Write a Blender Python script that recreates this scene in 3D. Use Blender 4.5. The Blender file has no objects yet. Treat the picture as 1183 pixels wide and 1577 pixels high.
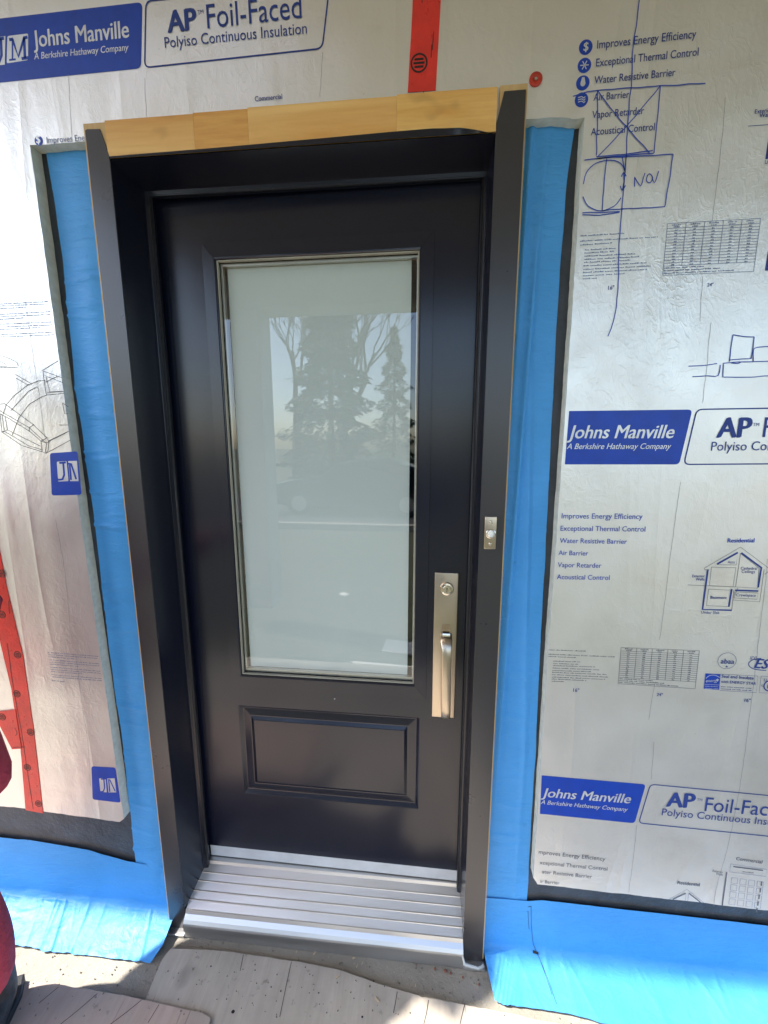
import bpy, bmesh, math, random
from mathutils import Vector, Matrix, noise
random.seed(7)
rad = math.radians
scene = bpy.context.scene
COL = scene.collection

# ------------------------------------------------------------------ camera
W, H, FPX = 1183.0, 1577.0, 608.75          # photograph size and focal length in its pixels
CAM = Vector((0.27444, -1.08454, 1.34727))
YAW, PITCH = rad(-5.060), rad(-9.353)
FWD = Vector((math.sin(YAW)*math.cos(PITCH), math.cos(YAW)*math.cos(PITCH), math.sin(PITCH)))
RIGHT = Vector((math.cos(YAW), -math.sin(YAW), 0))
UP = RIGHT.cross(FWD)
cd = bpy.data.cameras.new('camera')
cam = bpy.data.objects.new('camera', cd)
COL.objects.link(cam)
cd.sensor_fit = 'VERTICAL'
cd.sensor_height = 24.0
cd.lens = 24.0*FPX/H
cd.clip_start = 0.02
cd.clip_end = 2000
m = Matrix((RIGHT, UP, -FWD)).transposed().to_4x4()
m.translation = CAM
cam.matrix_world = m
scene.camera = cam

# ------------------------------------------------------------------ world, sun, exposure
SUN_EL = rad(51)
SUNH = Vector((-0.977, -0.215, 0)).normalized()       # horizontal direction towards the sun
world = bpy.data.worlds.new('World')
scene.world = world
world.use_nodes = True
wn = world.node_tree
sky = wn.nodes.new('ShaderNodeTexSky')
sky.sky_type = 'NISHITA'
sky.sun_disc = False
sky.sun_elevation = SUN_EL
sky.sun_rotation = math.atan2(SUNH.x, SUNH.y)
sky.air_density = 1.0
sky.dust_density = 2.0
sky.ozone_density = 0.5
bg = wn.nodes['Background']
bg.inputs[1].default_value = 0.15
wn.links.new(sky.outputs[0], bg.inputs[0])
sl = bpy.data.lights.new('sun', 'SUN')
sl.energy = 3.2
sl.angle = rad(1.0)
sl.color = (1.0, 0.94, 0.86)
sun = bpy.data.objects.new('sun', sl)
COL.objects.link(sun)
sd = SUNH*math.cos(SUN_EL) + Vector((0, 0, math.sin(SUN_EL)))
sun.rotation_euler = (-sd).to_track_quat('-Z', 'Y').to_euler()
sun.location = sd*20
scene.view_settings.view_transform = 'Standard'
scene.view_settings.look = 'None'
scene.view_settings.exposure = 1.85
scene.view_settings.gamma = 1.0
scene.cycles.max_bounces = 8
scene.cycles.transparent_max_bounces = 12
scene.cycles.caustics_reflective = False

# ------------------------------------------------------------------ helpers
def ray(px, py):
    return RIGHT*((px-W/2)/FPX) - UP*((py-H/2)/FPX) + FWD
def at(px, py, Y):                       # point of the plane y=Y behind a photograph pixel
    d = ray(px, py)
    return CAM + d*((Y-CAM.y)/d.y)
def atz(px, py, Z):
    d = ray(px, py)
    return CAM + d*((Z-CAM.z)/d.z)
FY = -0.092                              # front of the foil boards
def F(px, py):
    p = at(px, py, FY)
    return (p.x, p.z)

class MB:
    def __init__(s): s.bm = bmesh.new()
    def face(s, pts):
        return s.bm.faces.new([s.bm.verts.new(p) for p in pts])
    def box(s, x0, x1, y0, y1, z0, z1, bev=0.0, seg=2):
        r = bmesh.ops.create_cube(s.bm, size=1.0)
        vs = r['verts']
        for v in vs:
            v.co = Vector(((x0+x1)/2+v.co.x*(x1-x0), (y0+y1)/2+v.co.y*(y1-y0), (z0+z1)/2+v.co.z*(z1-z0)))
        if bev > 0:
            es = list({e for v in vs for e in v.link_edges})
            bmesh.ops.bevel(s.bm, geom=es, offset=bev, segments=seg, affect='EDGES', profile=0.5)
    def prism(s, poly, a, b, axis='y', bev=0.0):
        # poly: list of 2-D points in the plane across the axis
        def P(u, v, w):
            return {'y': (u, w, v), 'x': (w, u, v), 'z': (u, v, w)}[axis]
        A = [s.bm.verts.new(P(u, v, a)) for u, v in poly]
        B = [s.bm.verts.new(P(u, v, b)) for u, v in poly]
        n = len(poly)
        fs = [s.bm.faces.new(A), s.bm.faces.new(B[::-1])]
        for i in range(n):
            fs.append(s.bm.faces.new((A[i], B[i], B[(i+1) % n], A[(i+1) % n])))
        bmesh.ops.recalc_face_normals(s.bm, faces=fs)
        if bev > 0:
            es = list({e for f in fs for e in f.edges})
            bmesh.ops.bevel(s.bm, geom=es, offset=bev, segments=2, affect='EDGES', profile=0.5)
    def tube(s, pts, r, seg=10, cap=True):
        pts = [Vector(p) for p in pts]
        rs = r if isinstance(r, (list, tuple)) else [r]*len(pts)
        rings = []
        for i, p in enumerate(pts):
            t = (pts[min(i+1, len(pts)-1)]-pts[max(i-1, 0)]).normalized()
            a = t.cross(Vector((0, 0, 1)))
            if a.length < 1e-3: a = t.cross(Vector((0, 1, 0)))
            a.normalize(); b = t.cross(a)
            rings.append([s.bm.verts.new(p+(a*math.cos(k*2*math.pi/seg)+b*math.sin(k*2*math.pi/seg))*rs[i]) for k in range(seg)])
        for i in range(len(rings)-1):
            for k in range(seg):
                s.bm.faces.new((rings[i][k], rings[i][(k+1) % seg], rings[i+1][(k+1) % seg], rings[i+1][k]))
        if cap:
            s.bm.faces.new(rings[0][::-1]); s.bm.faces.new(rings[-1])
    def disc(s, c, r, y0, y1, seg=24):       # disc lying in the wall plane, from y0 to y1
        s.prism([(c[0]+r*math.cos(2*math.pi*k/seg), c[1]+r*math.sin(2*math.pi*k/seg)) for k in range(seg)], y0, y1, 'y')
    def grid(s, fn, nu, nv):
        V = [[s.bm.verts.new(fn(i/nu, j/nv)) for j in range(nv+1)] for i in range(nu+1)]
        for i in range(nu):
            for j in range(nv):
                s.bm.faces.new((V[i][j], V[i+1][j], V[i+1][j+1], V[i][j+1]))
    def stroke(s, pts, w, y=FY-0.0006, taper=False):   # ribbon along a polyline in the wall plane
        pts = [Vector((p[0], p[1])) for p in pts]
        L = []
        for i, p in enumerate(pts):
            t = pts[min(i+1, len(pts)-1)]-pts[max(i-1, 0)]
            if t.length < 1e-9: t = Vector((1, 0))
            t.normalize(); n = Vector((-t.y, t.x))
            L.append((s.bm.verts.new((p.x+n.x*w/2, y, p.y+n.y*w/2)), s.bm.verts.new((p.x-n.x*w/2, y, p.y-n.y*w/2))))
        for a, b in zip(L[:-1], L[1:]):
            s.bm.faces.new((a[0], b[0], b[1], a[1]))
    def add_mesh(s, me, M):
        o = len(s.bm.verts)
        vs = [s.bm.verts.new(M @ v.co) for v in me.vertices]
        for p in me.polygons:
            try: s.bm.faces.new([vs[i] for i in p.vertices])
            except ValueError: pass
    def build(s, name, mat, parent=None, smooth=False, angle=None):
        me = bpy.data.meshes.new(name)
        s.bm.normal_update()
        s.bm.to_mesh(me); s.bm.free()
        me.materials.append(mat)
        if smooth:
            for p in me.polygons: p.use_smooth = True
            if angle is not None:
                try: me.set_sharp_from_angle(angle=rad(angle))
                except Exception: pass
        o = bpy.data.objects.new(name, me)
        COL.objects.link(o)
        if parent is not None: o.parent = parent
        return o

def tag(o, label=None, cat=None, group=None, kind=None):
    if label: o['label'] = label
    if cat: o['category'] = cat
    if group: o['group'] = group
    if kind: o['kind'] = kind
    return o
def empty(name, loc, label=None, cat=None, group=None):
    o = bpy.data.objects.new(name, None)
    COL.objects.link(o)
    o.location = loc
    o.empty_display_size = 0.05
    tag(o, label, cat, group)
    o.matrix_basis = Matrix.Translation(loc)
    return o
def part(mb, name, mat, parent, **k):            # mesh given in world coordinates, parented to a thing at its base
    o = mb.build(name, mat, None, **k)
    w = Vector((0, 0, 0)); q = parent
    while q is not None:
        w += q.location; q = q.parent
    for v in o.data.vertices: v.co -= w
    o.parent = parent
    return o
def rebase(o):                                    # move a one-mesh thing's origin to its base
    xs = [v.co for v in o.data.vertices]
    c = Vector((sum(v.x for v in xs)/len(xs), sum(v.y for v in xs)/len(xs), min(v.z for v in xs)))
    for v in o.data.vertices: v.co -= c
    o.location = c
    return o

# ------------------------------------------------------------------ materials
class N:
    def __init__(s, name):
        s.m = bpy.data.materials.new(name); s.m.use_nodes = True
        s.t = s.m.node_tree; s.n = s.t.nodes; s.p = s.n['Principled BSDF']
    def new(s, t, **k):
        n = s.n.new(t)
        for a, b in k.items(): setattr(n, a, b)
        return n
    def link(s, a, b): s.t.links.new(a, b)
    def coord(s, scale=(1, 1, 1), rot=(0, 0, 0), kind='Object'):
        c = s.new('ShaderNodeTexCoord'); mp = s.new('ShaderNodeMapping')
        mp.inputs['Scale'].default_value = scale; mp.inputs['Rotation'].default_value = rot
        s.link(c.outputs[kind], mp.inputs[0]); return mp.outputs[0]
    def noise(s, vec, scale, detail=4, rough=0.55, dist=0.0):
        n = s.new('ShaderNodeTexNoise')
        n.inputs['Scale'].default_value = scale; n.inputs['Detail'].default_value = detail
        n.inputs['Roughness'].default_value = rough; n.inputs['Distortion'].default_value = dist
        s.link(vec, n.inputs['Vector']); return n.outputs['Fac']
    def ramp(s, fac, stops):
        r = s.new('ShaderNodeValToRGB'); e = r.color_ramp.elements
        while len(e) < len(stops): e.new(0.5)
        for k, (p, c) in zip(e, stops):
            k.position = p; k.color = (*c, 1) if len(c) == 3 else c
        s.link(fac, r.inputs[0]); return r.outputs[0]
    def mix(s, fac, a, b, mode='MIX'):
        n = s.new('ShaderNodeMix', data_type='RGBA', blend_type=mode)
        for sock, v in ((0, fac), (6, a), (7, b)):
            if hasattr(v, 'links') or hasattr(v, 'is_linked'): s.link(v, n.inputs[sock])
            elif sock == 0: n.inputs[0].default_value = v
            else: n.inputs[sock].default_value = (*v, 1)
        return n.outputs[2]
    def bump(s, hgt, strength, dist, prev=None):
        b = s.new('ShaderNodeBump')
        b.inputs['Strength'].default_value = strength; b.inputs['Distance'].default_value = dist
        s.link(hgt, b.inputs['Height'])
        if prev is not None: s.link(prev, b.inputs['Normal'])
        return b.outputs[0]
    def math(s, op, a, b=0.0):
        n = s.new('ShaderNodeMath', operation=op)
        for i, v in enumerate((a, b)):
            if hasattr(v, 'is_linked'): s.link(v, n.inputs[i])
            else: n.inputs[i].default_value = v
        return n.outputs[0]
    def set(s, **k):
        for a, v in k.items():
            sock = s.p.inputs[a.replace('_', ' ')]
            if hasattr(v, 'is_linked'): s.link(v, sock)
            elif isinstance(v, tuple): sock.default_value = (*v, 1) if len(v) == 3 else v
            else: sock.default_value = v
        return s.m

def plain(name, col, rough=0.5, metal=0.0, var=0.12, scale=12, bump=0.0):
    a = N(name); v = a.coord()
    f = a.noise(v, scale, 5)
    lo = tuple(c*(1-var) for c in col); hi = tuple(min(1, c*(1+var)) for c in col)
    a.set(Base_Color=a.ramp(f, [(0.3, lo), (0.7, hi)]), Roughness=a.ramp(a.noise(v, scale*2.3, 3), [(0.3, (rough*0.88,)*3), (0.7, (min(1, rough*1.12),)*3)]), Metallic=metal)
    if bump: a.set(Normal=a.bump(a.noise(v, scale*6, 4), 0.5, bump))
    return a.m

def foil_mat():
    a = N('foil'); v = a.coord()
    def ridged(vec, scale, dist, power, detail=2):
        f = a.noise(vec, scale, detail, 0.5, dist)
        d = a.math('ABSOLUTE', a.math('SUBTRACT', f, 0.5))
        return a.math('POWER', a.math('MAXIMUM', a.math('SUBTRACT', 1.0, a.math('MULTIPLY', d, 5.0)), 0.0), power)
    vert = ridged(a.coord((7, 1, 0.55)), 0.8, 0.5, 3.0)          # long upright pucker lines
    crumple = ridged(a.coord((1, 1, 0.7), (0, 0.4, 0)), 9.0, 1.0, 4.0, 3)
    mask = a.ramp(a.noise(v, 1.6, 3), [(0.42, (0, 0, 0)), (0.62, (1, 1, 1))])
    fine = a.noise(a.coord((1, 1, 0.6)), 48, 5, 0.6, 0.4)
    broad = a.noise(v, 4.5, 3)
    n1 = a.bump(broad, 0.4, 0.007)
    n2 = a.bump(vert, 0.55, 0.0022, n1)
    n3 = a.bump(a.math('MULTIPLY', crumple, mask), 0.4, 0.0007, n2)
    crk = ridged(a.coord((1, 1, 0.8), (0, 0.9, 0)), 26.0, 1.5, 5.0, 3)
    n4 = a.bump(fine, 0.6, 0.0012, a.bump(a.math('MULTIPLY', crk, a.math('ADD', a.math('MULTIPLY', mask, 0.7), 0.3)), 0.5, 0.0005, n3))
    dirt = a.noise(v, 2.6, 6, 0.62)
    col = a.ramp(dirt, [(0.26, (0.72, 0.69, 0.63)), (0.44, (0.84, 0.82, 0.78)), (0.75, (0.87, 0.86, 0.835))])
    smear = a.noise(a.coord((1, 1, 1.6)), 5.0, 4, 0.55, 0.6)
    col = a.mix(a.ramp(smear, [(0.66, (0, 0, 0)), (0.80, (0.20,)*3)]), col, (0.50, 0.44, 0.34))
    speck = a.noise(v, 95, 3, 0.5)
    col = a.mix(a.ramp(speck, [(0.72, (0, 0, 0)), (0.82, (0.35,)*3)]), col, (0.35, 0.32, 0.28))
    return a.set(Base_Color=col, Metallic=0.72, Roughness=a.ramp(a.noise(v, 8, 4), [(0.3, (0.32,)*3), (0.7, (0.44,)*3)]), Normal=n4)

def foam_mat():
    a = N('foam_core'); v = a.coord()
    f = a.noise(v, 60, 5)
    return a.set(Base_Color=a.ramp(f, [(0.3, (0.52, 0.54, 0.47)), (0.7, (0.66, 0.68, 0.60))]), Roughness=0.9, Normal=a.bump(a.noise(v, 260, 4), 0.6, 0.0015))

def membrane_mat():
    a = N('blue_membrane'); v = a.coord()
    f = a.noise(v, 6, 5)
    col = a.ramp(f, [(0.25, (0.060, 0.31, 0.70)), (0.75, (0.085, 0.37, 0.82))])
    d = a.noise(v, 30, 6, 0.65)
    col = a.mix(a.ramp(d, [(0.66, (0, 0, 0)), (0.80, (0.45,)*3)]), col, (0.03, 0.08, 0.16))
    ds = a.noise(a.coord((1, 1, 1.5)), 11, 6, 0.7)
    col = a.mix(a.ramp(ds, [(0.60, (0, 0, 0)), (0.80, (0.10,)*3)]), col, (0.22, 0.45, 0.70))
    return a.set(Specular_IOR_Level=0.3, Base_Color=col, Roughness=a.ramp(f, [(0.3, (0.38,)*3), (0.7, (0.52,)*3)]),
                 Normal=a.bump(a.noise(a.coord((1, 1, 3)), 24, 5, 0.6, 0.9), 0.7, 0.0045))

def door_mat(name, base, rough, ior=1.5, orange=0.00010):
    a = N(name); v = a.coord()
    f = a.noise(v, 4, 5)
    col = a.ramp(f, [(0.3, tuple(c*0.96 for c in base)), (0.7, tuple(c*1.04 for c in base))])
    r = a.ramp(a.noise(v, 9, 5, 0.6), [(0.3, (rough*0.97,)*3), (0.7, (rough*1.03,)*3)])
    dsp = a.ramp(a.noise(v, 210, 2, 0.5), [(0.74, (0,)*3), (0.80, (0.35,)*3)])
    col = a.mix(a.math('MULTIPLY', dsp, a.ramp(a.noise(v, 5, 4), [(0.45, (0,)*3), (0.65, (1,)*3)])), col, (0.16, 0.15, 0.14))
    return a.set(Base_Color=col, Roughness=r, IOR=ior, Normal=a.bump(a.noise(v, 350, 2), 0.3, orange))

def wood_mat(name, c0, c1, axis=0, scale=1.0, knots=True, rough=0.6, shift=True, crack=0.0):
    a = N(name)
    sc = [14*scale]*3; sc[axis] = 1.1*scale
    v = a.coord(tuple(sc))
    if shift:
        oi = a.new('ShaderNodeObjectInfo')
        ad = a.new('ShaderNodeVectorMath', operation='ADD')
        mu = a.math('MULTIPLY', oi.outputs['Random'], 37.0)
        a.link(v, ad.inputs[0]); a.link(mu, ad.inputs[1]); v = ad.outputs[0]
    g = a.noise(v, 2.2, 6, 0.6, 1.2)
    g2 = a.noise(v, 9, 4, 0.6, 0.3)
    col = a.mix(0.35, a.ramp(g, [(0.3, c0), (0.7, c1)]), a.ramp(g2, [(0.3, c0), (0.7, c1)]))
    if shift:
        col = a.mix(1.0, col, a.ramp(oi.outputs['Random'], [(0.0, (0.78, 0.68, 0.58)), (0.4, (1, 1, 1)), (0.7, (0.95, 0.93, 0.9)), (1.0, (0.86, 0.78, 0.70))]), 'MULTIPLY')
    if knots:
        k = a.noise(a.coord((3, 3, 5)), 3.0, 2, 0.4)
        col = a.mix(a.ramp(k, [(0.66, (0, 0, 0)), (0.78, (0.55,)*3)]), col, tuple(c*0.45 for c in c0))
    h = g2
    if crack:
        ck = a.noise(a.coord((60, 2.0, 2.0) if axis == 1 else (2.0, 60, 2.0)), 1.4, 4, 0.65, 0.3)
        m_ = a.ramp(ck, [(0.30, (1,)*3), (0.36, (0,)*3)])
        col = a.mix(m_, col, tuple(c*crack for c in c0))
        sp = a.noise(a.coord(), 38, 4, 0.6)
        col = a.mix(a.ramp(sp, [(0.64, (0,)*3), (0.72, (0.55,)*3)]), col, (0.14, 0.11, 0.08))
        bl = a.noise(a.coord(), 5, 5, 0.65)
        col = a.mix(a.ramp(bl, [(0.40, (0.5,)*3), (0.60, (0,)*3)]), col, (0.38, 0.34, 0.29))
    return a.set(Base_Color=col, Roughness=rough, Normal=a.bump(h, 0.4, 0.0008))

def concrete_mat():
    a = N('concrete'); v = a.coord()
    f = a.noise(v, 3, 7, 0.65); g = a.noise(v, 70, 5, 0.7)
    col = a.ramp(f, [(0.3, (0.29, 0.265, 0.22)), (0.7, (0.43, 0.40, 0.34))])
    col = a.mix(a.ramp(g, [(0.60, (0, 0, 0)), (0.72, (0.7,)*3)]), col, (0.13, 0.12, 0.10))
    col = a.mix(a.ramp(a.noise(v, 130, 3), [(0.66, (0, 0, 0)), (0.74, (0.6,)*3)]), col, (0.55, 0.52, 0.46))
    return a.set(Base_Color=col, Roughness=0.92, Normal=a.bump(g, 0.8, 0.004, a.bump(f, 0.5, 0.02)))

def metal_mat(name, col, rough, brush=None):
    a = N(name)
    v = a.coord(brush or (1, 1, 1))
    f = a.noise(v, 40, 4)
    return a.set(Base_Color=a.ramp(f, [(0.3, tuple(c*0.95 for c in col)), (0.7, col)]), Metallic=1.0,
                 Roughness=a.ramp(f, [(0.3, (rough*0.92,)*3), (0.7, (rough*1.08,)*3)]))

def glass_mat():
    a = N('clear_glass')
    t = a.new('ShaderNodeBsdfTransparent'); g = a.new('ShaderNodeBsdfGlossy'); f = a.new('ShaderNodeFresnel')
    gm = a.new('ShaderNodeNewGeometry')
    a.link(a.math('ADD', 2.1, a.math('MULTIPLY', gm.outputs['Backfacing'], 1/2.1-2.1)), f.inputs['IOR'])
    g.inputs['Roughness'].default_value = 0.0
    t.inputs['Color'].default_value = (0.97, 0.985, 0.975, 1)
    mx = a.new('ShaderNodeMixShader')
    a.link(f.outputs[0], mx.inputs[0]); a.link(t.outputs[0], mx.inputs[1]); a.link(g.outputs[0], mx.inputs[2])
    a.link(mx.outputs[0], a.n['Material Output'].inputs['Surface'])
    return a.m

def leaf_mat(name, c0, c1):
    a = N(name); f = a.noise(a.coord(), 1.3, 4)
    return a.set(Base_Color=a.ramp(f, [(0.3, c0), (0.7, c1)]), Roughness=0.7)

def grass_mat():
    a = N('lawn'); v = a.coord()
    f = a.noise(v, 0.5, 6, 0.7); g = a.noise(v, 14, 5)
    c = a.mix(0.4, a.ramp(f, [(0.35, (0.045, 0.055, 0.028)), (0.65, (0.08, 0.08, 0.05))]), a.ramp(g, [(0.3, (0.035, 0.05, 0.02)), (0.7, (0.10, 0.095, 0.06))]))
    return a.set(Base_Color=c, Roughness=0.95, Normal=a.bump(g, 0.7, 0.03))

M = dict(
    foil=foil_mat(), foam=foam_mat(), membrane=membrane_mat(),
    door=door_mat('door_paint', (0.0056, 0.0074, 0.0185), 0.20, 1.52),
    clad=door_mat('dark_cladding', (0.034, 0.032, 0.036), 0.28, 1.6),
    jamb=door_mat('jamb_paint', (0.0065, 0.0078, 0.0170), 0.26, 1.5),
    pine=wood_mat('pine', (0.74, 0.37, 0.085), (0.94, 0.62, 0.22), 0),
    pine_dark=wood_mat('pine_dark', (0.60, 0.26, 0.05), (0.84, 0.48, 0.14), 0),
    pine_knot=wood_mat('pine_swirl', (0.70, 0.33, 0.07), (0.95, 0.64, 0.25), 0, 0.45),
    pine_up=wood_mat('pine_upright', (0.52, 0.33, 0.13), (0.68, 0.46, 0.22), 2, knots=False),
    ply=wood_mat('plywood', (0.45, 0.39, 0.32), (0.60, 0.54, 0.46), 1, 0.9, rough=0.85, shift=False, crack=0.45),
    ply_pink=wood_mat('plywood_pink', (0.45, 0.33, 0.27), (0.58, 0.46, 0.39), 1, 0.9, rough=0.85, shift=False, crack=0.45),
    concrete=concrete_mat(),
    sheathing=plain('black_sheathing', (0.034, 0.040, 0.050), 0.42, var=0.4, scale=14, bump=0.004),
    alu=metal_mat('mill_aluminium', (0.72, 0.73, 0.74), 0.42, (0.15, 2, 2)),
    sweep=plain('grey_sweep', (0.60, 0.62, 0.64), 0.5),
    nickel=metal_mat('satin_nickel', (0.56, 0.47, 0.37), 0.30, (0.6, 1, 0.6)),
    nickel_bright=metal_mat('polished_nickel', (0.74, 0.67, 0.58), 0.18),
    keyhole=plain('keyhole_black', (0.01, 0.01, 0.01), 0.5),
    spacer=metal_mat('spacer_bar', (0.70, 0.70, 0.66), 0.35),
    bead=plain('glazing_bead', (0.33, 0.31, 0.25), 0.5),
    glass=glass_mat(),
    frost=plain('frosted_film', (0.61, 0.68, 0.665), 0.75, var=0.03, scale=3),
    banner=plain('blue_print', (0.0025, 0.048, 0.40), 0.42, var=0.1, scale=30),
    ink=plain('ink_blue', (0.016, 0.045, 0.25), 0.6),
    ink_soft=plain('ink_faded', (0.19, 0.24, 0.40), 0.6),
    ink_grey=plain('ink_grey', (0.13, 0.13, 0.16), 0.6),
    stud=plain('stud_ink', (0.30, 0.30, 0.33), 0.6),
    pen=plain('pen_blue', (0.025, 0.075, 0.46), 0.6),
    pencil=plain('pencil', (0.10, 0.10, 0.11), 0.6),
    white_ink=plain('white_print', (0.70, 0.71, 0.72), 0.4, metal=0.5),
    tape=plain('red_tape', (0.76, 0.042, 0.032), 0.30, var=0.15, scale=20, bump=0.0015),
    black_ink=plain('black_ink', (0.02, 0.012, 0.012), 0.5),
    washer=plain('red_plastic', (0.45, 0.035, 0.015), 0.4),
    steel=metal_mat('zinc_steel', (0.6, 0.55, 0.45), 0.35),
    button=plain('white_button', (0.85, 0.84, 0.80), 0.25, var=0.03),
    cream=plain('white_paint', (0.78, 0.76, 0.71), 0.6, var=0.06),
    soffit=plain('soffit_boards', (0.80, 0.71, 0.57), 0.7, var=0.1),
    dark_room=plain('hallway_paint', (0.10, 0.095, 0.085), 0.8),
    red_cloth=plain('red_cloth', (0.46, 0.045, 0.075), 0.85, var=0.2, scale=14, bump=0.010),
    skin=plain('skin', (0.55, 0.32, 0.23), 0.5),
    hair=plain('dark_hair', (0.03, 0.02, 0.015), 0.6),
    boot=plain('black_boot', (0.028, 0.027, 0.030), 0.65, var=0.4, scale=40, bump=0.003),
    rubber=plain('black_rubber', (0.018, 0.018, 0.02), 0.6),
    needles=leaf_mat('spruce_needles', (0.018, 0.040, 0.022), (0.05, 0.085, 0.045)),
    needles2=leaf_mat('fir_needles', (0.02, 0.05, 0.02), (0.06, 0.10, 0.04)),
    bark=plain('bark', (0.075, 0.055, 0.042), 0.9, var=0.3, scale=8),
    lawn=grass_mat(),
    asphalt=plain('asphalt', (0.055, 0.055, 0.058), 0.9, var=0.2, scale=30),
    car=plain('car_paint', (0.012, 0.014, 0.018), 0.15, var=0.05),
    car_glass=plain('car_glass', (0.01, 0.012, 0.014), 0.05, var=0.02),
    rim=metal_mat('wheel_rim', (0.6, 0.6, 0.62), 0.3),
    chip=plain('wood_chip', (0.60, 0.48, 0.32), 0.8, var=0.25),
    crumb=plain('brick_crumb', (0.30, 0.12, 0.08), 0.9, var=0.3),
    grit=plain('grit', (0.20, 0.18, 0.15), 0.9, var=0.4),
    caulk=plain('caulk', (0.60, 0.60, 0.57), 0.5),
)

# ------------------------------------------------------------------ ground
def nz(x, y=0.0, z=0.0): return noise.noise(Vector((x, y, z)))
g = MB()
g.grid(lambda u, v: (-300+600*u, -320+330*v, -0.42 if True else 0), 24, 24)
tag(g.build('ground', M['lawn']), kind='structure')
g = MB()
g.grid(lambda u, v: (-3.4+6.8*u, -1.5+1.6*v, -0.203+0.004*nz(u*30, v*14)), 170, 42)
g.box(-3.4, 3.4, -1.5, -1.48, -0.45, -0.206)
tag(g.build('porch_slab', M['concrete'], smooth=True, angle=40), kind='structure')
g = MB(); g.box(-200, 200, -13.5, -7.2, -0.45, -0.412)
tag(g.build('road', M['asphalt']), kind='structure')
g = MB(); g.box(-200, 200, -7.2, -7.05, -0.45, -0.28, 0.02)
tag(g.build('kerb', M['concrete']), kind='structure')

# ------------------------------------------------------------------ house wall behind everything, hallway, eave
house = empty('house_wall', (0, 0.1, -0.4), 'black coated house wall sheathing around the door opening, behind the foil boards', 'wall')
mb = MB()
mb.box(-4, -0.475, -0.062, 0.12, -0.40, 2.75)
mb.box(0.452, 4, -0.062, 0.12, -0.40, 2.75)
mb.box(-0.475, 0.452, -0.062, 0.12, 2.06, 2.75)
mb.box(-0.475, 0.452, -0.05, 0.12, -0.40, -0.19)
part(mb, 'sheathing', M['sheathing'], house)
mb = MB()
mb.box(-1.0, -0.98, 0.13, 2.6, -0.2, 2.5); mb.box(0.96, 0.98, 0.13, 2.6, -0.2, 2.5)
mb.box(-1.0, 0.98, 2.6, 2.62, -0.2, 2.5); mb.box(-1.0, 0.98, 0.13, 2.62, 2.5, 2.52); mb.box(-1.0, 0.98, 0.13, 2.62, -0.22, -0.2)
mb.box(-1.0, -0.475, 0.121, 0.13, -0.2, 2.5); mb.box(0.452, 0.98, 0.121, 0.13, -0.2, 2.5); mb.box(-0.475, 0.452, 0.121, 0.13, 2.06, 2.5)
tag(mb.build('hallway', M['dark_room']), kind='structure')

EAVE = 0.595
eave = empty('roof_eave', (0, -0.2, 2.72), 'plain roof eave with boarded soffit above the foil covered wall', 'roof')
mb = MB()
for k in range(3):
    mb.box(-5, 5, -EAVE+0.02+k*0.13, -EAVE+0.02+k*0.13+0.125, 2.72, 2.735)
part(mb, 'soffit', M['soffit'], eave)
mb = MB(); mb.box(-5, 5, -EAVE-0.004, -EAVE+0.018, 2.70, 2.88, 0.003)
part(mb, 'fascia', M['cream'], eave)
mb = MB(); mb.prism([(-EAVE-0.03, 2.885), (-EAVE-0.03, 2.90), (0.4, 3.3), (0.4, 3.285)], -5, 5, 'x')
part(mb, 'roof_covering', M['asphalt'], eave)

# ------------------------------------------------------------------ insulation boards
def jag(poly, amp, step=0.012, seed=0.0, skip=()):
    out = []
    n = len(poly)
    for i in range(n):
        a, b = Vector(poly[i]), Vector(poly[(i+1) % n])
        L = (b-a).length
        k = max(1, int(L/step))
        nrm = Vector((-(b-a).y, (b-a).x)).normalized()
        am = 0.0 if i in skip else amp
        if i in skip: k = 1
        if isinstance(amp, dict): am = amp.get(i, 0.0); k = max(1, int(L/step)) if am else 1
        for q in range(k):
            p = a.lerp(b, q/k)
            d = 0 if q == 0 else (nz(p.x*17+seed, p.y*17, 3.1)+0.5*nz(p.x*60+seed, p.y*60, 7.7))*am
            out.append((p.x+nrm.x*d, p.y+nrm.y*d))
    return out
def board(label, poly, amps, seed):
    p0 = poly[0]
    t = empty('insulation_board', (p0[0], -0.08, p0[1]), label, 'insulation board', 'foil faced insulation boards on the wall')
    P = jag(poly, amps, 0.012, seed)
    mb = MB(); mb.prism(P, -0.0625, -0.0912, 'y'); part(mb, 'foam_core', M['foam'], t)
    mb = MB(); mb.prism(P, -0.0914, FY, 'y'); part(mb, 'foil_facer', M['foil'], t)
    return t
SEAM_T = 0.272
boardA = board('foil faced insulation board with isometric drawings low down and a blue banner on top',
    [(-0.936, 0.198), (-0.650, 0.181), (-0.634, 0.194), (-0.652, 1.15), (-0.657, 1.806), (-0.660, 2.057), (SEAM_T-0.001, 2.05), (SEAM_T-0.001, 2.70), (-0.936, 2.70)],
    {0: 0.002, 2: 0.0012, 3: 0.0012, 4: 0.0012, 5: 0.002}, 1.0)
boardB = board('foil faced insulation board covered in pen sketches and printed tables, beside the doorbell casing',
    [(SEAM_T+0.001, 2.045), (0.612, 2.034), (0.616, 1.48), (0.617, 0.827), (0.621, 0.115), (0.634, 0.094), (1.256, 0.079), (2.2, 0.06), (2.2, 2.70), (SEAM_T+0.001, 2.70)],
    {0: 0.005, 1: 0.0012, 2: 0.0012, 3: 0.0014, 4: 0.003, 5: 0.002, 6: 0.002}, 5.0)
boardC = board('unprinted foil faced insulation board beyond the long red tape',
    [(-2.2, 0.22), (-0.938, 0.20), (-0.938, 2.70), (-2.2, 2.70)], {0: 0.003}, 9.0)

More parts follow.
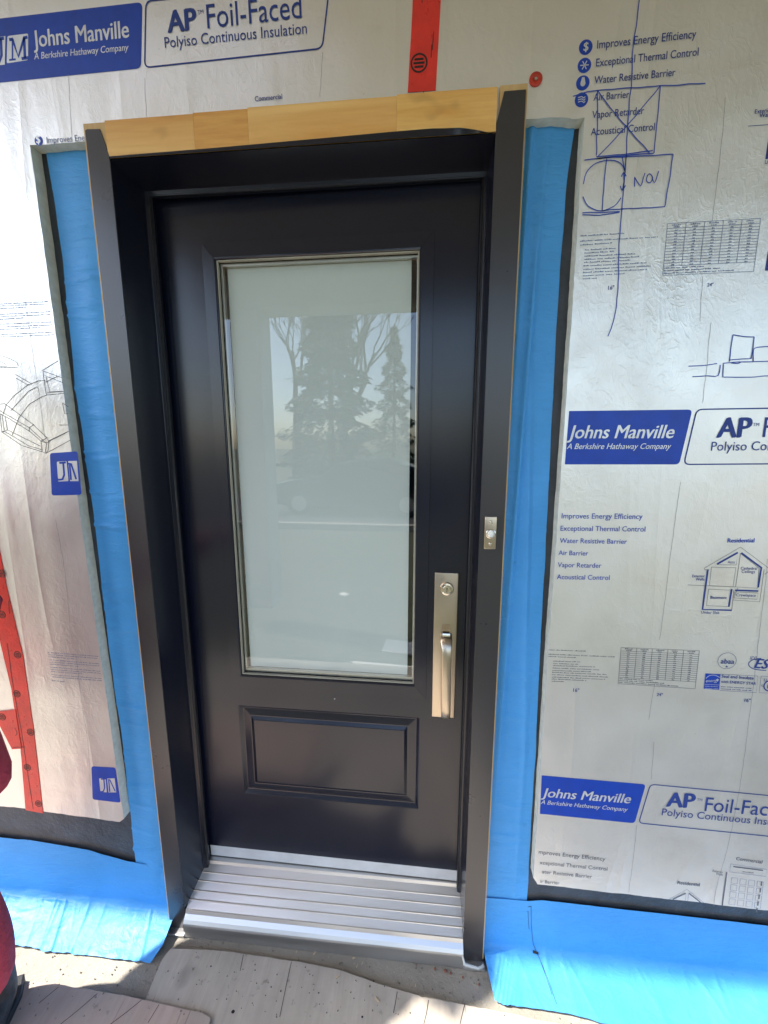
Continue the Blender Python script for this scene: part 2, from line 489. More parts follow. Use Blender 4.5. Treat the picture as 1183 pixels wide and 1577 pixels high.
# ---- printing
def text_mesh(body, bold=0.0, shear=0.0, space=1.0):
    cu = bpy.data.curves.new('t', 'FONT')
    cu.body = body; cu.shear = shear; cu.space_character = space
    cu.resolution_u = 3
    ob = bpy.data.objects.new('t', cu); COL.objects.link(ob)
    bpy.context.view_layer.update()
    me = bpy.data.meshes.new_from_object(ob.evaluated_get(bpy.context.evaluated_depsgraph_get()))
    bpy.data.objects.remove(ob); bpy.data.curves.remove(cu)
    return me
def put_text(mb, body, a, b, y=FY-0.0009, bold=0.0, shear=0.0, tall=1.0, space=1.0, clip=None, world=False):
    """text set on the wall with its baseline from photograph pixel a to pixel b"""
    A, B = (a, b) if world else (F(*a), F(*b))
    me = text_mesh(body, bold, shear, space)
    tall *= 1.08
    xs = [v.co.x for v in me.vertices]
    x0, x1 = min(xs), max(xs)
    d = Vector((B[0]-A[0], B[1]-A[1])); s = d.length/(x1-x0); ang = math.atan2(d.y, d.x)
    T = Matrix.Translation((A[0], y, A[1])) @ Matrix.Rotation(-ang, 4, 'Y') @ Matrix.Rotation(rad(90), 4, 'X') @ Matrix.Scale(s, 4) @ Matrix.Scale(tall, 4, (0, 1, 0)) @ Matrix.Translation((-x0, 0, 0))
    n = 0 if bold <= 0 else (2 if bold < 0.012 else 4)
    mb.add_mesh(me, T)
    for k in range(n):                                # heavier strokes: copies set side by side
        sx = (k//2+1)/max(1, n//2)*(1 if k % 2 else -1)*bold*1.1
        mb.add_mesh(me, Matrix.Translation((0, -0.00003*(k+1), 0)) @ T @ Matrix.Translation((sx, (0.35*bold if k % 2 else -0.35*bold), 0)))
    bpy.data.meshes.remove(me)
def rounded(poly, r, seg=5):
    out = []; n = len(poly)
    for i in range(n):
        p = Vector(poly[i]); a = Vector(poly[i-1]); b = Vector(poly[(i+1) % n])
        ra = min(r, (a-p).length*0.45, (b-p).length*0.45)
        p0 = p+(a-p).normalized()*ra; p1 = p+(b-p).normalized()*ra
        for k in range(seg+1):
            t = k/seg
            q = p0*(1-t)**2+p*2*t*(1-t)+p1*t**2
            out.append((q.x, q.y))
    return out
def flat(mb, pts, y=FY-0.0005):
    mb.face([(p[0], y, p[1]) for p in pts])
def strokes(mb, lines, w, y=FY-0.0006, wob=0.0):
    for ln in lines:
        pts = [F(*p) for p in ln]
        if wob and len(pts) > 1:                    # hand drawn: smooth curve with a little shake
            q = []
            for i in range(len(pts)-1):
                p0 = Vector(pts[max(i-1, 0)]); p1 = Vector(pts[i]); p2 = Vector(pts[i+1]); p3 = Vector(pts[min(i+2, len(pts)-1)])
                k = max(2, int((p2-p1).length/0.006))
                for j in range(k):
                    t = j/k
                    c = 0.5*((2*p1)+(p2-p0)*t+(2*p0-5*p1+4*p2-p3)*t*t+(3*p1-p0-3*p2+p3)*t**3)
                    q.append((c.x+wob*nz(c.x*40, c.y*40, 1), c.y+wob*nz(c.x*40, c.y*40, 9)))
            q.append(pts[-1]); pts = q
        mb.stroke(pts, w, y)
def small_print(mb, a, b, h, seed, y=FY-0.0006, fill=1.0):
    """a line of lettering too small to read: short word-long bars"""
    A, B = Vector(F(*a)), Vector(F(*b))
    rs = random.Random(seed); L = (B-A).length; d = (B-A)/L; n = Vector((-d.y, d.x))
    s = 0.0
    while s < L*fill:
        w = min(rs.uniform(1.5, 6.0)*h, L*fill-s)
        if w > h*0.5:
            s2 = s
            while s2 < s+w-0.2*h:                    # letters of the word
                lw = h*rs.uniform(0.32, 0.6); hh = h*rs.choice((0.6, 0.62, 0.95))
                p = A+d*s2; q = A+d*min(s2+lw, s+w)
                flat(mb, [(p.x, p.y), (q.x, q.y), (q.x+n.x*hh*.45, q.y+n.y*hh*.45), (p.x+n.x*hh*.45, p.y+n.y*hh*.45)], y)
                s2 += lw+h*0.12
        s += w+0.45*h

# board A: the banner and its lettering
mb = MB(); flat(mb, rounded([F(-70, 134.5), F(217.5, 105.5), F(219.5, 3.5), F(-70, 37)], 0.012)); part(mb, 'printed_banner', M['banner'], boardA)
mb = MB()
flat(mb, [F(*p) for p in ((-30, 61), (9, 56), (8, 100), (-30, 104))], FY-0.0008)
flat(mb, rounded([F(*p) for p in ((12, 56), (44, 52), (44, 93), (11, 98))], 0.004), FY-0.0008)
put_text(mb, 'Johns Manville', (53, 73.5), (199.5, 58), bold=0.018, shear=0.05, tall=1.08)
put_text(mb, 'A Berkshire Hathaway Company', (53.5, 92), (199, 78), bold=0.004, shear=0.2, tall=1.0)
part(mb, 'banner_lettering', M['white_ink'], boardA)
mb = MB()
strokes(mb, [[(2, 60), (3, 86), (0, 95), (-8, 96), (-11, 91)], [(-4, 61), (7, 59.5)]], 0.0065, FY-0.0011)
strokes(mb, [[(20, 61), (20, 92)], [(15, 93), (25, 92)]], 0.0038, FY-0.0011); strokes(mb, [[(20, 61), (29, 88), (38, 59)], [(38, 59), (39, 90)], [(34, 91), (45, 89.5)], [(15, 62), (21, 61)], [(37, 59), (43, 58)]], 0.0062, FY-0.00113)
part(mb, 'banner_monogram', M['banner'], boardA)
def outline(mb, pts, w, y=FY-0.0006):
    mb.stroke(list(pts)+[pts[0], pts[1]], w, y)
mb = MB(); outline(mb, rounded([F(223, 104), F(496.5, 75), F(507, -16), F(225, 12)] if False else [F(223, 104.5), F(496.5, 75), F(508, -25), F(225, 2)], 0.014), 0.0032)
part(mb, 'printed_outline', M['ink'], boardA)
mb = MB()
put_text(mb, 'AP', (260, 50.5), (303, 46), bold=0.035, tall=0.97)
put_text(mb, 'TM', (305, 23), (314, 21.5))
put_text(mb, 'Foil-Faced', (320, 44.5), (465, 28), tall=1.12)
put_text(mb, 'Polyiso Continuous Insulation', (254.6, 74.5), (473, 52), tall=1.02)
part(mb, 'printed_lettering', M['ink'], boardA); mb = MB()
put_text(mb, 'Commercial', (393, 156.5), (435, 152.5), bold=0.012)
part(mb, 'printed_lettering', M['ink'], boardA)
mb = MB()
put_text(mb, 'Improves Energy Efficiency', (73, 221), (189, 213.0))
part(mb, 'printed_lettering', M['ink_soft'], boardA)
mb = MB(); mb.disc(F(60, 217), 0.0105, FY-0.0002, FY-0.0006, 20); part(mb, 'printed_icon', M['banner'], boardA)
mb = MB(); put_text(mb, '$', (57, 221), (63, 220.6), bold=0.02); part(mb, 'icon_mark', M['white_ink'], boardA)
# small print, isometric sketch and monograms on board A
mb = MB()
for i, (y0, y1, x1) in enumerate(((469, 465, 75), (472, 468.5, 76), (476, 474, 40), (485, 480.5, 80), (488, 485, 78), (493, 490, 40), (500, 496.5, 80), (504, 501, 80), (508, 505, 62), (516, 512, 83), (519.5, 516, 84))):
    small_print(mb, (-20, y0+1), (x1, y1), 0.0052, 100+i)
part(mb, 'small_print', M['ink_soft'], boardA); mb = MB()
for i in range(4):
    y0 = 1005+i*11.4; x0 = 74+i*2
    small_print(mb, (x0, y0), (152+i*1.5, y0+6.2), 0.0048, 200+i)
    small_print(mb, (x0+.6, y0+3.4), (152.5+i*1.5, y0+9.4), 0.0048, 220+i)
    if i < 3: small_print(mb, (x0+1, y0+6.6), (115+6*i, y0+10.2), 0.0048, 240+i)
small_print(mb, (80, 1048.5), (101, 1050), 0.0052, 260)
part(mb, 'small_print', M['ink_soft'], boardA)
def Z5(x, y): return (x/6.06, 440+y/6.06)
iso = [[(-20, 640), (90, 680), (160, 715), (172, 750)], [(-20, 695), (60, 735), (62, 758), (-10, 750)], [(-20, 762), (168, 762)],
 [(145, 828), (300, 918), (265, 922)], [(150, 862), (265, 928), (358, 888), (425, 885)],
 [(30, 1200), (60, 1110), (130, 1030), (265, 922)], [(100, 1168), (180, 1080), (270, 985), (345, 945)], [(115, 1395), (180, 1230), (270, 1110), (385, 1040), (440, 1020), (600, 1005)],
 [(400, 790), (430, 1000), (440, 1020)], [(400, 790), (545, 700)], [(400, 795), (585, 860)], [(415, 838), (590, 905)], [(430, 850), (465, 990), (600, 985)], [(440, 1000), (600, 985)], [(425, 900), (540, 845)],
 [(-20, 1110), (40, 1098), (310, 1295), (440, 1420)], [(-20, 1155), (275, 1325), (400, 1440), (435, 1470), (425, 1560)], [(-20, 1185), (60, 1225), (280, 1360), (385, 1450)],
 [(275, 1325), (320, 1295)], [(275, 1325), (275, 1360)], [(385, 1450), (440, 1420), (458, 1455), (450, 1540), (430, 1565), (395, 1550), (385, 1450)], [(385, 1450), (430, 1468), (458, 1455)],
 [(0, 1190), (20, 1365), (200, 1490), (395, 1550)], [(20, 1365), (70, 1345), (380, 1498)], [(50, 1225), (70, 1345)], [(20, 1365), (45, 1360), (270, 1495), (390, 1530)], [(20, 1200), (40, 1350)],
 [(450, 1450), (650, 1355)], [(455, 1455), (640, 1360)], [(430, 1565), (660, 1440)], [(585, 1095), (605, 1195), (640, 1195)], [(585, 1095), (640, 1130)], [(550, 1300), (640, 1300)]]
mb = MB(); strokes(mb, [[Z5(*p) for p in ln] for ln in iso], 0.0013)
part(mb, 'printed_drawing', M['pencil'], boardA)
def clipx(pts, xmax): return [(min(p[0], xmax), p[1]) for p in pts]
for (q, mono, s) in (([(77, 698), (120, 695), (126, 762), (80, 763)], ((88, 711), (103, 710), (106, 741), (90, 741.5)), 0),
                     ([(141, 1180), (178, 1182), (186, 1236), (143, 1231)], ((153, 1198), (163, 1198.5), (165, 1220), (155, 1219)), 1)):
    mb = MB(); P = [F(*p) for p in q]
    flat(mb, rounded([P[0], P[1], P[2], P[3]], 0.008)); part(mb, 'printed_banner', M['banner'], boardA)
    mb = MB(); flat(mb, rounded([F(*p) for p in mono], 0.003), FY-0.0008)
    dx = mono[1][0]-mono[0][0]+3
    xr = 119 if s == 0 else 177
    flat(mb, [F(mono[1][0]+2.5, mono[1][1]), F(xr, mono[1][1]-.3), F(xr+2.5, mono[2][1]), F(mono[2][0]+2.5, mono[2][1])], FY-0.0008)
    part(mb, 'banner_monogram', M['white_ink'], boardA)
    mb = MB()
    k = 1.0 if s == 0 else 0.75; s_k = s
    x, y = mono[0]
    strokes(mb, [[(x+10*k, y+2*k), (x+11.5*k, y+20*k), (x+9*k, y+27*k), (x+3*k, y+28*k), (x-1*k, y+25*k)], [(x+4*k, y+2*k), (x+14*k, y+1*k)]], 0.0055*k, FY-0.0011)
    strokes(mb, [[(x+20*k, y+4*k), (x+22*k, y+28*k)], [(x+18*k, y+3*k), (x+22*k, y+3*k), (xr-1+2*s_k, y+27*k)]], 0.0050*k, FY-0.00113)
    part(mb, 'monogram_letters', M['banner'], boardA)
# faint stud lines printed down the boards
for ln in ([(105, 115), (110, 190), (111, 215)], [(223, 120), (226, 180)], [(497, 80), (493, 150)], [(36, 440), (50, 540), (62, 620), (70, 680)], [(118, 1010), (126, 1080), (135, 1140), (140, 1210)], [(86, 800), (100, 880), (108, 960)]):
    mb = MB(); strokes(mb, [ln], 0.0007, wob=0.002); part(mb, 'stud_line', M['stud'], boardA)

# board B
mb = MB()
for c in ((902, 73), (900, 101), (897.5, 128), (895.5, 154)):
    mb = MB(); mb.disc(F(*c), 0.0135, FY-0.0002, FY-0.0006, 22); part(mb, 'printed_icon', M['banner'], boardB)
mb = MB()
put_text(mb, '$', (898.5, 79), (905.5, 78.4), bold=0.02)
c = F(900, 101)
for k in range(3):
    a = k*math.pi/3
    mb.stroke([(c[0]-.0085*math.cos(a), c[1]-.0085*math.sin(a)), (c[0]+.0085*math.cos(a), c[1]+.0085*math.sin(a))], 0.002, FY-0.001)
c = F(897.5, 129)
flat(mb, [(c[0]+.0052*math.sin(t)*(1 if abs(t) < 2.2 else 0.7), c[1]+(-.0055*math.cos(t) if abs(t) < 2.4 else .011)) for t in [k*0.4-2.8 for k in range(15)]], FY-0.001)
for dy in (-3, 0.5, 4):
    strokes(mb, [[(890, 154+dy), (896, 152.5+dy), (899, 155+dy), (901, 152+dy)]], 0.0016, FY-0.001, wob=0.0003)
part(mb, 'icon_marks', M['white_ink'], boardB)
mb = MB()
for t, a, b in (('Improves Energy Efficiency', (919.3, 75.5), (1071.4, 58.8)), ('Exceptional Thermal Control', (917.7, 103), (1075, 86)),
                ('Water Resistive Barrier', (915, 129.6), (1039.5, 117.2)), ('Air Barrier', (913.7, 155.7), (968.5, 151)),
                ('Vapor Retarder', (911.7, 182.6), (991.3, 176)), ('Acoustical Control', (909.6, 209), (1007.5, 201))):
    put_text(mb, t, a, b, tall=1.1, bold=0.003)
part(mb, 'printed_lettering', M['ink'], boardB)
pen = [[(985, -10), (981, 30), (975, 70), (972, 130), (968, 170), (964, 240), (962, 270), (957, 330), (953, 380), (952, 430), (949, 470), (943, 500), (936, 518)],
 [(882, 149), (920, 140), (1018, 133), (1086, 129)], [(920, 139), (920, 185), (918, 240)], [(1017, 133), (1012, 180), (1007, 236)], [(1007, 236), (960, 240), (918, 245)],
 [(921, 141), (942, 170), (965, 196), (1000, 236)], [(1017, 133), (990, 165), (962, 198), (921, 241)], [(918, 242), (960, 238), (1005, 232)],
 [(900, 247), (940, 243), (1000, 240), (1036, 238)], [(1036, 238), (1030, 280), (1023, 319)], [(1023, 319), (980, 321), (945, 323), (927, 325)], [(934, 245), (930, 285), (927, 325)],
 [(898, 284), (903, 266), (918, 252), (940, 247), (956, 252), (963, 266)], [(898, 303), (905, 318), (925, 325), (945, 318), (956, 305)], [(897, 328), (925, 327.5), (954, 326)], [(897, 331), (920, 332), (954, 327)],
 [(960, 266), (961, 280), (958, 294)], [(957, 273), (960, 266), (964, 272)], [(955, 287), (958, 294), (963, 286)], [(964, 240), (963, 255)], [(958, 242), (962, 264)],
 [(977, 288), (977, 274), (978, 275), (986, 287), (990, 275), (993, 267)], [(997, 270), (995, 279), (1001, 282), (1005, 274), (1000, 268), (996, 272)], [(1004, 274), (1008, 282), (1012, 270), (1014, 264)],
 [(1060, 564), (1085, 563), (1104, 560)], [(1066, 580), (1090, 579), (1106, 578), (1109, 562)], [(1128, 516), (1126, 535), (1123, 557)], [(1128, 516), (1145, 518), (1161, 519)], [(1161, 519), (1159, 540), (1156, 553)], [(1123, 555), (1140, 553), (1156, 552)],
 [(1114, 561), (1113, 581)], [(1114, 581), (1150, 581), (1185, 579)], [(1113, 560), (1130, 558), (1150, 557), (1188, 556)], [(1160, 556), (1160, 540), (1166, 535), (1190, 534)], [(1126, 559), (1135, 560), (1140, 558)]]
mb = MB(); pen_n = pen[20:23]; pen_a, pen_b = pen[:20], pen[23:]
strokes(mb, pen_n, 0.0019, FY-0.0012, wob=0.0006); part(mb, 'pen_lettering', M['pen'], boardB); mb = MB()
strokes(mb, pen_b, 0.0019, FY-0.0012, wob=0.0012); part(mb, 'pen_sketch', M['pen'], boardB); mb = MB()
strokes(mb, pen_a, 0.0019, FY-0.0012, wob=0.0012); part(mb, 'pen_sketch', M['pen'], boardB)
def bil(Q, u, v):
    a = Vector(Q[0]).lerp(Vector(Q[1]), u); b = Vector(Q[3]).lerp(Vector(Q[2]), u)
    q = a.lerp(b, v); return (q.x, q.y)
def table(Q, mat, matt, seed):
    mb = MB(); w = 0.0009
    vb = 0.82
    rows = [0, 0.095]+[0.095+(vb-0.095)*k/13 for k in range(1, 14)]+[1.0]
    for v in rows: mb.stroke([F(*bil(Q, 0, v)), F(*bil(Q, 1, v))], w)
    for k in range(6):
        mb.stroke([F(*bil(Q, k/5, 0)), F(*bil(Q, k/5, 1.0 if k in (0, 5) else vb))], w)
    for k in range(5):
        small_print(mb, bil(Q, k/5+0.05, 0.045), bil(Q, k/5+0.155, 0.045), 0.0065, seed+k)
        small_print(mb, bil(Q, k/5+0.07, 0.083), bil(Q, k/5+0.135, 0.083), 0.0060, seed+10+k)
        for r in range(13):
            v = 0.095+(vb-0.095)*(r+0.85)/13
            small_print(mb, bil(Q, k/5+0.085, v), bil(Q, k/5+0.12, v), 0.0055, seed+20+k*13+r)
    for k, e in enumerate((0.45, 0.62, 0.78)):
        v = 0.87+k*0.05
        small_print(mb, bil(Q, 0.01, v), bil(Q, e, v), 0.0055, seed+90+k)
    part(mb, 'printed_table', mat, boardB)
table([(1028, 344.5), (1171.5, 336.4), (1160.5, 418), (1020.5, 424.4)], M['ink_soft'], M['ink_soft'], 300)
table([(956.4, 997), (1077, 1002), (1070.4, 1060.5), (952, 1052.7)], M['ink_grey'], M['ink_grey'], 500)
def Z2(x, y): return (883+x*.169, 320+y*.169)
mb = MB()
for i, (x0, y0, x1, y1) in enumerate(((65, 262, 470, 238), (60, 310, 775, 270), (60, 345, 355, 325), (105, 390, 385, 374), (100, 418, 370, 402), (100, 446, 565, 424), (100, 476, 605, 450), (98, 503, 525, 482), (92, 535, 685, 505), (90, 567, 705, 535), (88, 595, 675, 566), (86, 625, 465, 605), (86, 652, 215, 645))):
    small_print(mb, Z2(x0, y0), Z2(x1, y1), 0.0058, 700+i)
part(mb, 'small_print', M['ink_soft'], boardB)
def Z7(x, y): return (833+x*.2113, 980+y*.2113)
mb = MB()
for i, (x0, y0, x1, y1) in enumerate(((55, 100, 330, 110), (55, 132, 540, 152), (55, 148, 255, 157), (90, 182, 285, 188), (90, 200, 270, 205), (88, 215, 395, 224), (86, 232, 425, 246), (84, 250, 370, 260), (82, 264, 480, 280), (80, 280, 490, 299), (80, 298, 470, 315), (78, 312, 330, 324), (78, 328, 170, 332))):
    small_print(mb, Z7(x0, y0), Z7(x1, y1), 0.0055, 750+i)
part(mb, 'small_print', M['ink_grey'], boardB)
mb = MB()
for a, t in (((936.5, 446.5), '16"'), ((1089, 441.5), '24"'), ((882.5, 1065), '16"'), ((1011, 1071.5), '24"'), ((1146, 1080.5), '16"')):
    mb = MB(); put_text(mb, t, a, (a[0]+9, a[1]+(.6 if a[1] > 900 else -.5)), bold=0.01); part(mb, 'spacing_lettering', M['ink'], boardB)
# banners
Q1 = [(876.5, 633), (1066.3, 630.7), (1046, 715.2), (869.9, 715.2)]
Q2 = [(834.3, 1194), (994.5, 1207.8), (977.3, 1267.7), (831.6, 1253)]
for Q in (Q1, Q2):
    P = [F(*p) for p in Q]; R_ = rounded(P, 0.010)
    n = len(R_)//4
    mb = MB(); flat(mb, [P[0]]+R_[n:3*n]+[P[3]]); part(mb, 'printed_banner', M['banner'], boardB)
mb = MB()
put_text(mb, 'Johns Manville', (874, 675), (1037, 674.6), bold=0.018, shear=0.22, tall=1.0)
put_text(mb, 'A Berkshire Hathaway Company', (872.6, 691.5), (1033, 691.3), bold=0.006, shear=0.28)
part(mb, 'banner_lettering', M['white_ink'], boardB)
mb = MB()
put_text(mb, 'Johns Manville', (833.8, 1226.5), (970.6, 1236.8), bold=0.018, shear=0.22, tall=0.95)
put_text(mb, 'A Berkshire Hathaway Company', (832.6, 1237.5), (966.6, 1249.3), bold=0.006, shear=0.28)
part(mb, 'banner_lettering', M['white_ink'], boardB)
mb = MB()
outline(mb, rounded([F(1073, 630.5), F(1420, 625), F(1400, 713), F(1053, 715.2)], 0.013), 0.0030)
part(mb, 'printed_outline', M['ink'], boardB); mb = MB()
outline(mb, rounded([F(1001.5, 1207.6), F(1300, 1236), F(1285, 1298), F(983.5, 1267.2)], 0.013), 0.0026)
part(mb, 'printed_outline', M['ink'], boardB)
mb = MB()
put_text(mb, 'AP', (1104, 673.6), (1154, 673.4), bold=0.035); put_text(mb, 'TM', (1159, 656.5), (1168.5, 656.3))
put_text(mb, 'Foil-Faced', (1174, 673.2), (1335, 671.5), tall=1.1)
put_text(mb, 'Polyiso Continuous Insulation', (1094.5, 694), (1336, 692.5))
part(mb, 'printed_lettering', M['ink'], boardB); mb = MB()
put_text(mb, 'AP', (1026.4, 1241.4), (1068, 1244.2), bold=0.035); put_text(mb, 'TM', (1073, 1233), (1081, 1233.6))
put_text(mb, 'Foil-Faced', (1084.5, 1248.5), (1212, 1258.5), tall=1.1)
put_text(mb, 'Polyiso Continuous Insulation', (1018.7, 1255), (1229, 1274.5))
part(mb, 'printed_lettering', M['ink'], boardB)
mb = MB()
for t, a, b in (('Improves Energy Efficiency', (864.8, 798.3), (989, 799.3)), ('Exceptional Thermal Control', (863, 817.2), (993.3, 818.5)), ('Water Resistive Barrier', (861.8, 835.9), (965, 837.6)),
                ('Air Barrier', (860, 854.5), (905.4, 855.5)), ('Vapor Retarder', (858.7, 873.1), (925.7, 874.4)), ('Acoustical Control', (857.4, 891.7), (938.5, 893))):
    put_text(mb, t, a, b, bold=0.003)
part(mb, 'printed_lettering', M['pen'], boardB); mb = MB()
put_text(mb, 'Residential', (1120, 835.5), (1161, 835.2), bold=0.02)
part(mb, 'printed_lettering', M['pen'], boardB)
mb = MB()
for t, a, b in (('mproves Energy Efficiency', (829.5, 1314.5), (931.8, 1325.5)), ('xceptional Thermal Control', (831.0, 1330.5), (935, 1340.6)), ('ater Resistive Barrier', (834.5, 1344.5), (911.5, 1352.5)), ('ir Barrier', (832, 1359.0), (861.4, 1362))):
    put_text(mb, t, a, b)
part(mb, 'printed_lettering', M['ink_grey'], boardB); mb = MB()
put_text(mb, 'Residential', (1043, 1361), (1077, 1364.5), bold=0.02); put_text(mb, 'Commercial', (1133, 1324), (1173, 1329.5), bold=0.012)
put_text(mb, 'Exterior', (1097, 1342), (1113, 1344.4)); put_text(mb, 'Walls', (1102, 1346.5), (1113, 1348.3))
part(mb, 'printed_lettering', M['ink_grey'], boardB)
# house diagrams
def Z8(x, y): return (983+x*.1691, 760+y*.1691)
mb = MB()
strokes(mb, [[Z8(*p) for p in l] for l in ([(600, 680), (930, 487), (1220, 705)], [(600, 680), (605, 695), (640, 690)], [(720, 648), (905, 545), (890, 650), (720, 648)], [(665, 670), (888, 675), (862, 850), (648, 838), (665, 670)],
    [(640, 870), (855, 880), (830, 1030), (620, 1020), (640, 870)], [(930, 545), (1100, 680), (1085, 862), (885, 850), (930, 545)], [(880, 895), (1090, 905), (1080, 962), (868, 950), (880, 895)], [(905, 860), (865, 970), (1105, 985), (1145, 690)], [(450, 832), (880, 850)], [(1150, 735), (1200, 700)],
    [(590, 1050), (640, 690)], [(850, 1060), (870, 880)])], 0.0010)
part(mb, 'printed_diagram', M['ink_grey'], boardB)
mb = MB()
strokes(mb, [[Z8(*p) for p in l] for l in ([(715, 643), (905, 537)], [(937, 540), (1120, 676), (1090, 855)], [(632, 695), (583, 1055), (850, 1063)], [(850, 870), (823, 1030)], [(880, 880), (1092, 888)])], 0.0040, FY-0.0008)
put_text(mb, 'Attic', Z8(810, 635), Z8(878, 637)); put_text(mb, 'Cathedral', Z8(930, 692), Z8(1078, 695)); put_text(mb, 'Ceilings', Z8(938, 722), Z8(1060, 724))
put_text(mb, 'Exterior', Z8(488, 762), Z8(602, 762), bold=0.012); put_text(mb, 'Walls', Z8(520, 792), Z8(600, 792), bold=0.012)
put_text(mb, 'Basement', Z8(655, 957), Z8(802, 960), bold=0.012); put_text(mb, 'Crawlspace', Z8(888, 935), Z8(1068, 940)); put_text(mb, 'Under Slab', Z8(570, 1093), Z8(735, 1097))
part(mb, 'diagram_highlight', M['ink'], boardB)
def Z9(x, y): return (1000+x*.1547, 1300+y*.1547)
mb = MB()
strokes(mb, [[Z9(*p) for p in l] for l in ([(195, 548), (375, 448), (540, 580)], [(255, 545), (362, 485), (358, 558)], [(390, 490), (382, 565)], [(810, 195), (1170, 250), (1160, 320), (800, 275), (810, 195)])]
   + [[Z9(820+a*85-b*8, 330+a*12+b*70), Z9(880+a*85-b*8, 338+a*12+b*70), Z9(874+a*85-b*8, 393+a*12+b*70), Z9(813+a*85-b*8, 385+a*12+b*70), Z9(820+a*85-b*8, 330+a*12+b*70)] for a in range(4) for b in range(4)], 0.0008)
part(mb, 'printed_diagram', M['ink_soft'], boardB)
mb = MB()
strokes(mb, [[Z9(*p) for p in l] for l in ([(232, 548), (362, 487)], [(395, 488), (512, 580)], [(835, 222), (1130, 260)], [(770, 275), (725, 608)])]
   + [[Z9(1118-k*11.5, 370+k*66), Z9(1112-k*11.5, 412+k*66)] for k in range(5)], 0.0030, FY-0.0008)
small_print(mb, Z9(925, 275), Z9(1035, 288), 0.0050, 900)
part(mb, 'diagram_highlight', M['ink_grey'], boardB)
# marks at the right edge of the picture
mb = MB()
put_text(mb, 'Exterior', (1162, 175.5), (1189, 172.5), bold=0.012); put_text(mb, 'Walls', (1169, 181.5), (1188, 179.5), bold=0.012)
put_text(mb, 'Under Slab', (1177.5, 253), (1211, 250)); strokes(mb, [[(1152, 194.5), (1200, 191)]], 0.001)
flat(mb, [F(*p) for p in ((1183, 214), (1205, 212), (1203, 243), (1178.5, 245.5))]); flat(mb, [F(*p) for p in ((1183, 384), (1215, 381), (1210, 415), (1178, 417))])
part(mb, 'printed_lettering', M['ink'], boardB); mb = MB()
put_text(mb, 'Seal and Insulate', (1110.8, 1043.3), (1160, 1046.4), bold=0.012); put_text(mb, 'with ENERGY STAR', (1110.2, 1051.2), (1163.4, 1054.6), bold=0.012)
small_print(mb, (1110, 1057.5), (1157, 1060.5), 0.005, 950); small_print(mb, (1110, 1061), (1157, 1064), 0.005, 951)
put_text(mb, 'abaa', (1109.5, 1021.5), (1130, 1022.3), bold=0.012)
c = F(1119, 1026.5)
flat(mb, [(c[0]+(0.0036 if k % 2 == 0 else 0.0015)*math.sin(k*math.pi/5), c[1]+(0.0036 if k % 2 == 0 else 0.0015)*math.cos(k*math.pi/5)) for k in range(10)])
put_text(mb, 'ICC', (1154.5, 1016), (1165, 1016.6), tall=1.25); put_text(mb, 'ES', (1161, 1028.2), (1183, 1030), bold=0.025, shear=0.25)
strokes(mb, [[(1172, 1013.8), (1160, 1015.5), (1153, 1020.5), (1154, 1026), (1162, 1030.5), (1180, 1032.5)]], 0.0022, wob=0.0001)
def ring(mb, c, r, w, y=FY-0.0006):
    mb.stroke([(c[0]+r*math.cos(2*math.pi*k/28), c[1]+r*math.sin(2*math.pi*k/28)) for k in range(30)], w, y)
ring(mb, F(1119.5, 1017.5), 0.0215, 0.0008); ring(mb, F(1186, 1056), 0.0145, 0.003)
put_text(mb, 'U', (1181, 1060), (1187, 1060.4), bold=0.02); put_text(mb, 'C', (1172, 1057), (1175, 1057.2)); put_text(mb, 'U', (1176, 1049), (1180, 1049.2))
strokes(mb, [[(1109.5, 1038), (1167, 1041), (1164.5, 1066.5), (1108, 1063)], [(1172, 1041), (1205, 1043)], [(1172, 1041), (1169, 1066.5), (1205, 1068.5)]], 0.0007)
part(mb, 'certification_marks', M['ink'], boardB)
mb = MB(); flat(mb, [F(*p) for p in ((1086.3, 1037), (1109.5, 1038), (1107.3, 1062.2), (1083.5, 1060.5))], FY-0.0008); part(mb, 'certification_block', M['banner'], boardB)
mb = MB()
strokes(mb, [[(1087, 1044.5), (1092, 1040), (1101, 1039.5), (1108, 1043)]], 0.0014, FY-0.0012, wob=0.0001)
put_text(mb, 'energy', (1086.5, 1050.2), (1106.5, 1049.6), FY-0.0012, shear=0.3, bold=0.004)
strokes(mb, [[(1084.5, 1053.2), (1108.2, 1054.6)]], 0.0009, FY-0.0012)
small_print(mb, (1085, 1056.5), (1107, 1057.7), 0.0038, 960, FY-0.0012); small_print(mb, (1085, 1059.8), (1106.5, 1061), 0.0038, 961, FY-0.0012)
c = F(1104.5, 1046.5)
flat(mb, [(c[0]+(0.0042 if k % 2 == 0 else 0.0018)*math.sin(k*math.pi/5), c[1]+(0.0042 if k % 2 == 0 else 0.0018)*math.cos(k*math.pi/5)) for k in range(10)], FY-0.0012)
part(mb, 'certification_lettering', M['white_ink'], boardB)
for ln in ([(1117, 150), (1111, 220), (1103, 290), (1097, 340)], [(1082, 425), (1078, 495)], [(1094, 497), (1089, 560), (1082, 620)], [(1048, 742), (1040, 800), (1029, 880), (1021, 950), (1015, 985)], [(1009, 1050), (1003, 1080), (999, 1108)],
           [(1182, 860), (1176, 920), (1169, 980), (1161, 1050), (1153, 1110), (1144, 1180), (1132, 1250), (1119, 1310), (1105, 1360), (1099, 1395)], [(1007, 1142), (1003, 1200)], [(981, 1270), (974, 1330), (968, 1374)]):
    mb = MB(); strokes(mb, [ln], 0.0007, wob=0.0015); part(mb, 'stud_line', M['stud'], boardB)

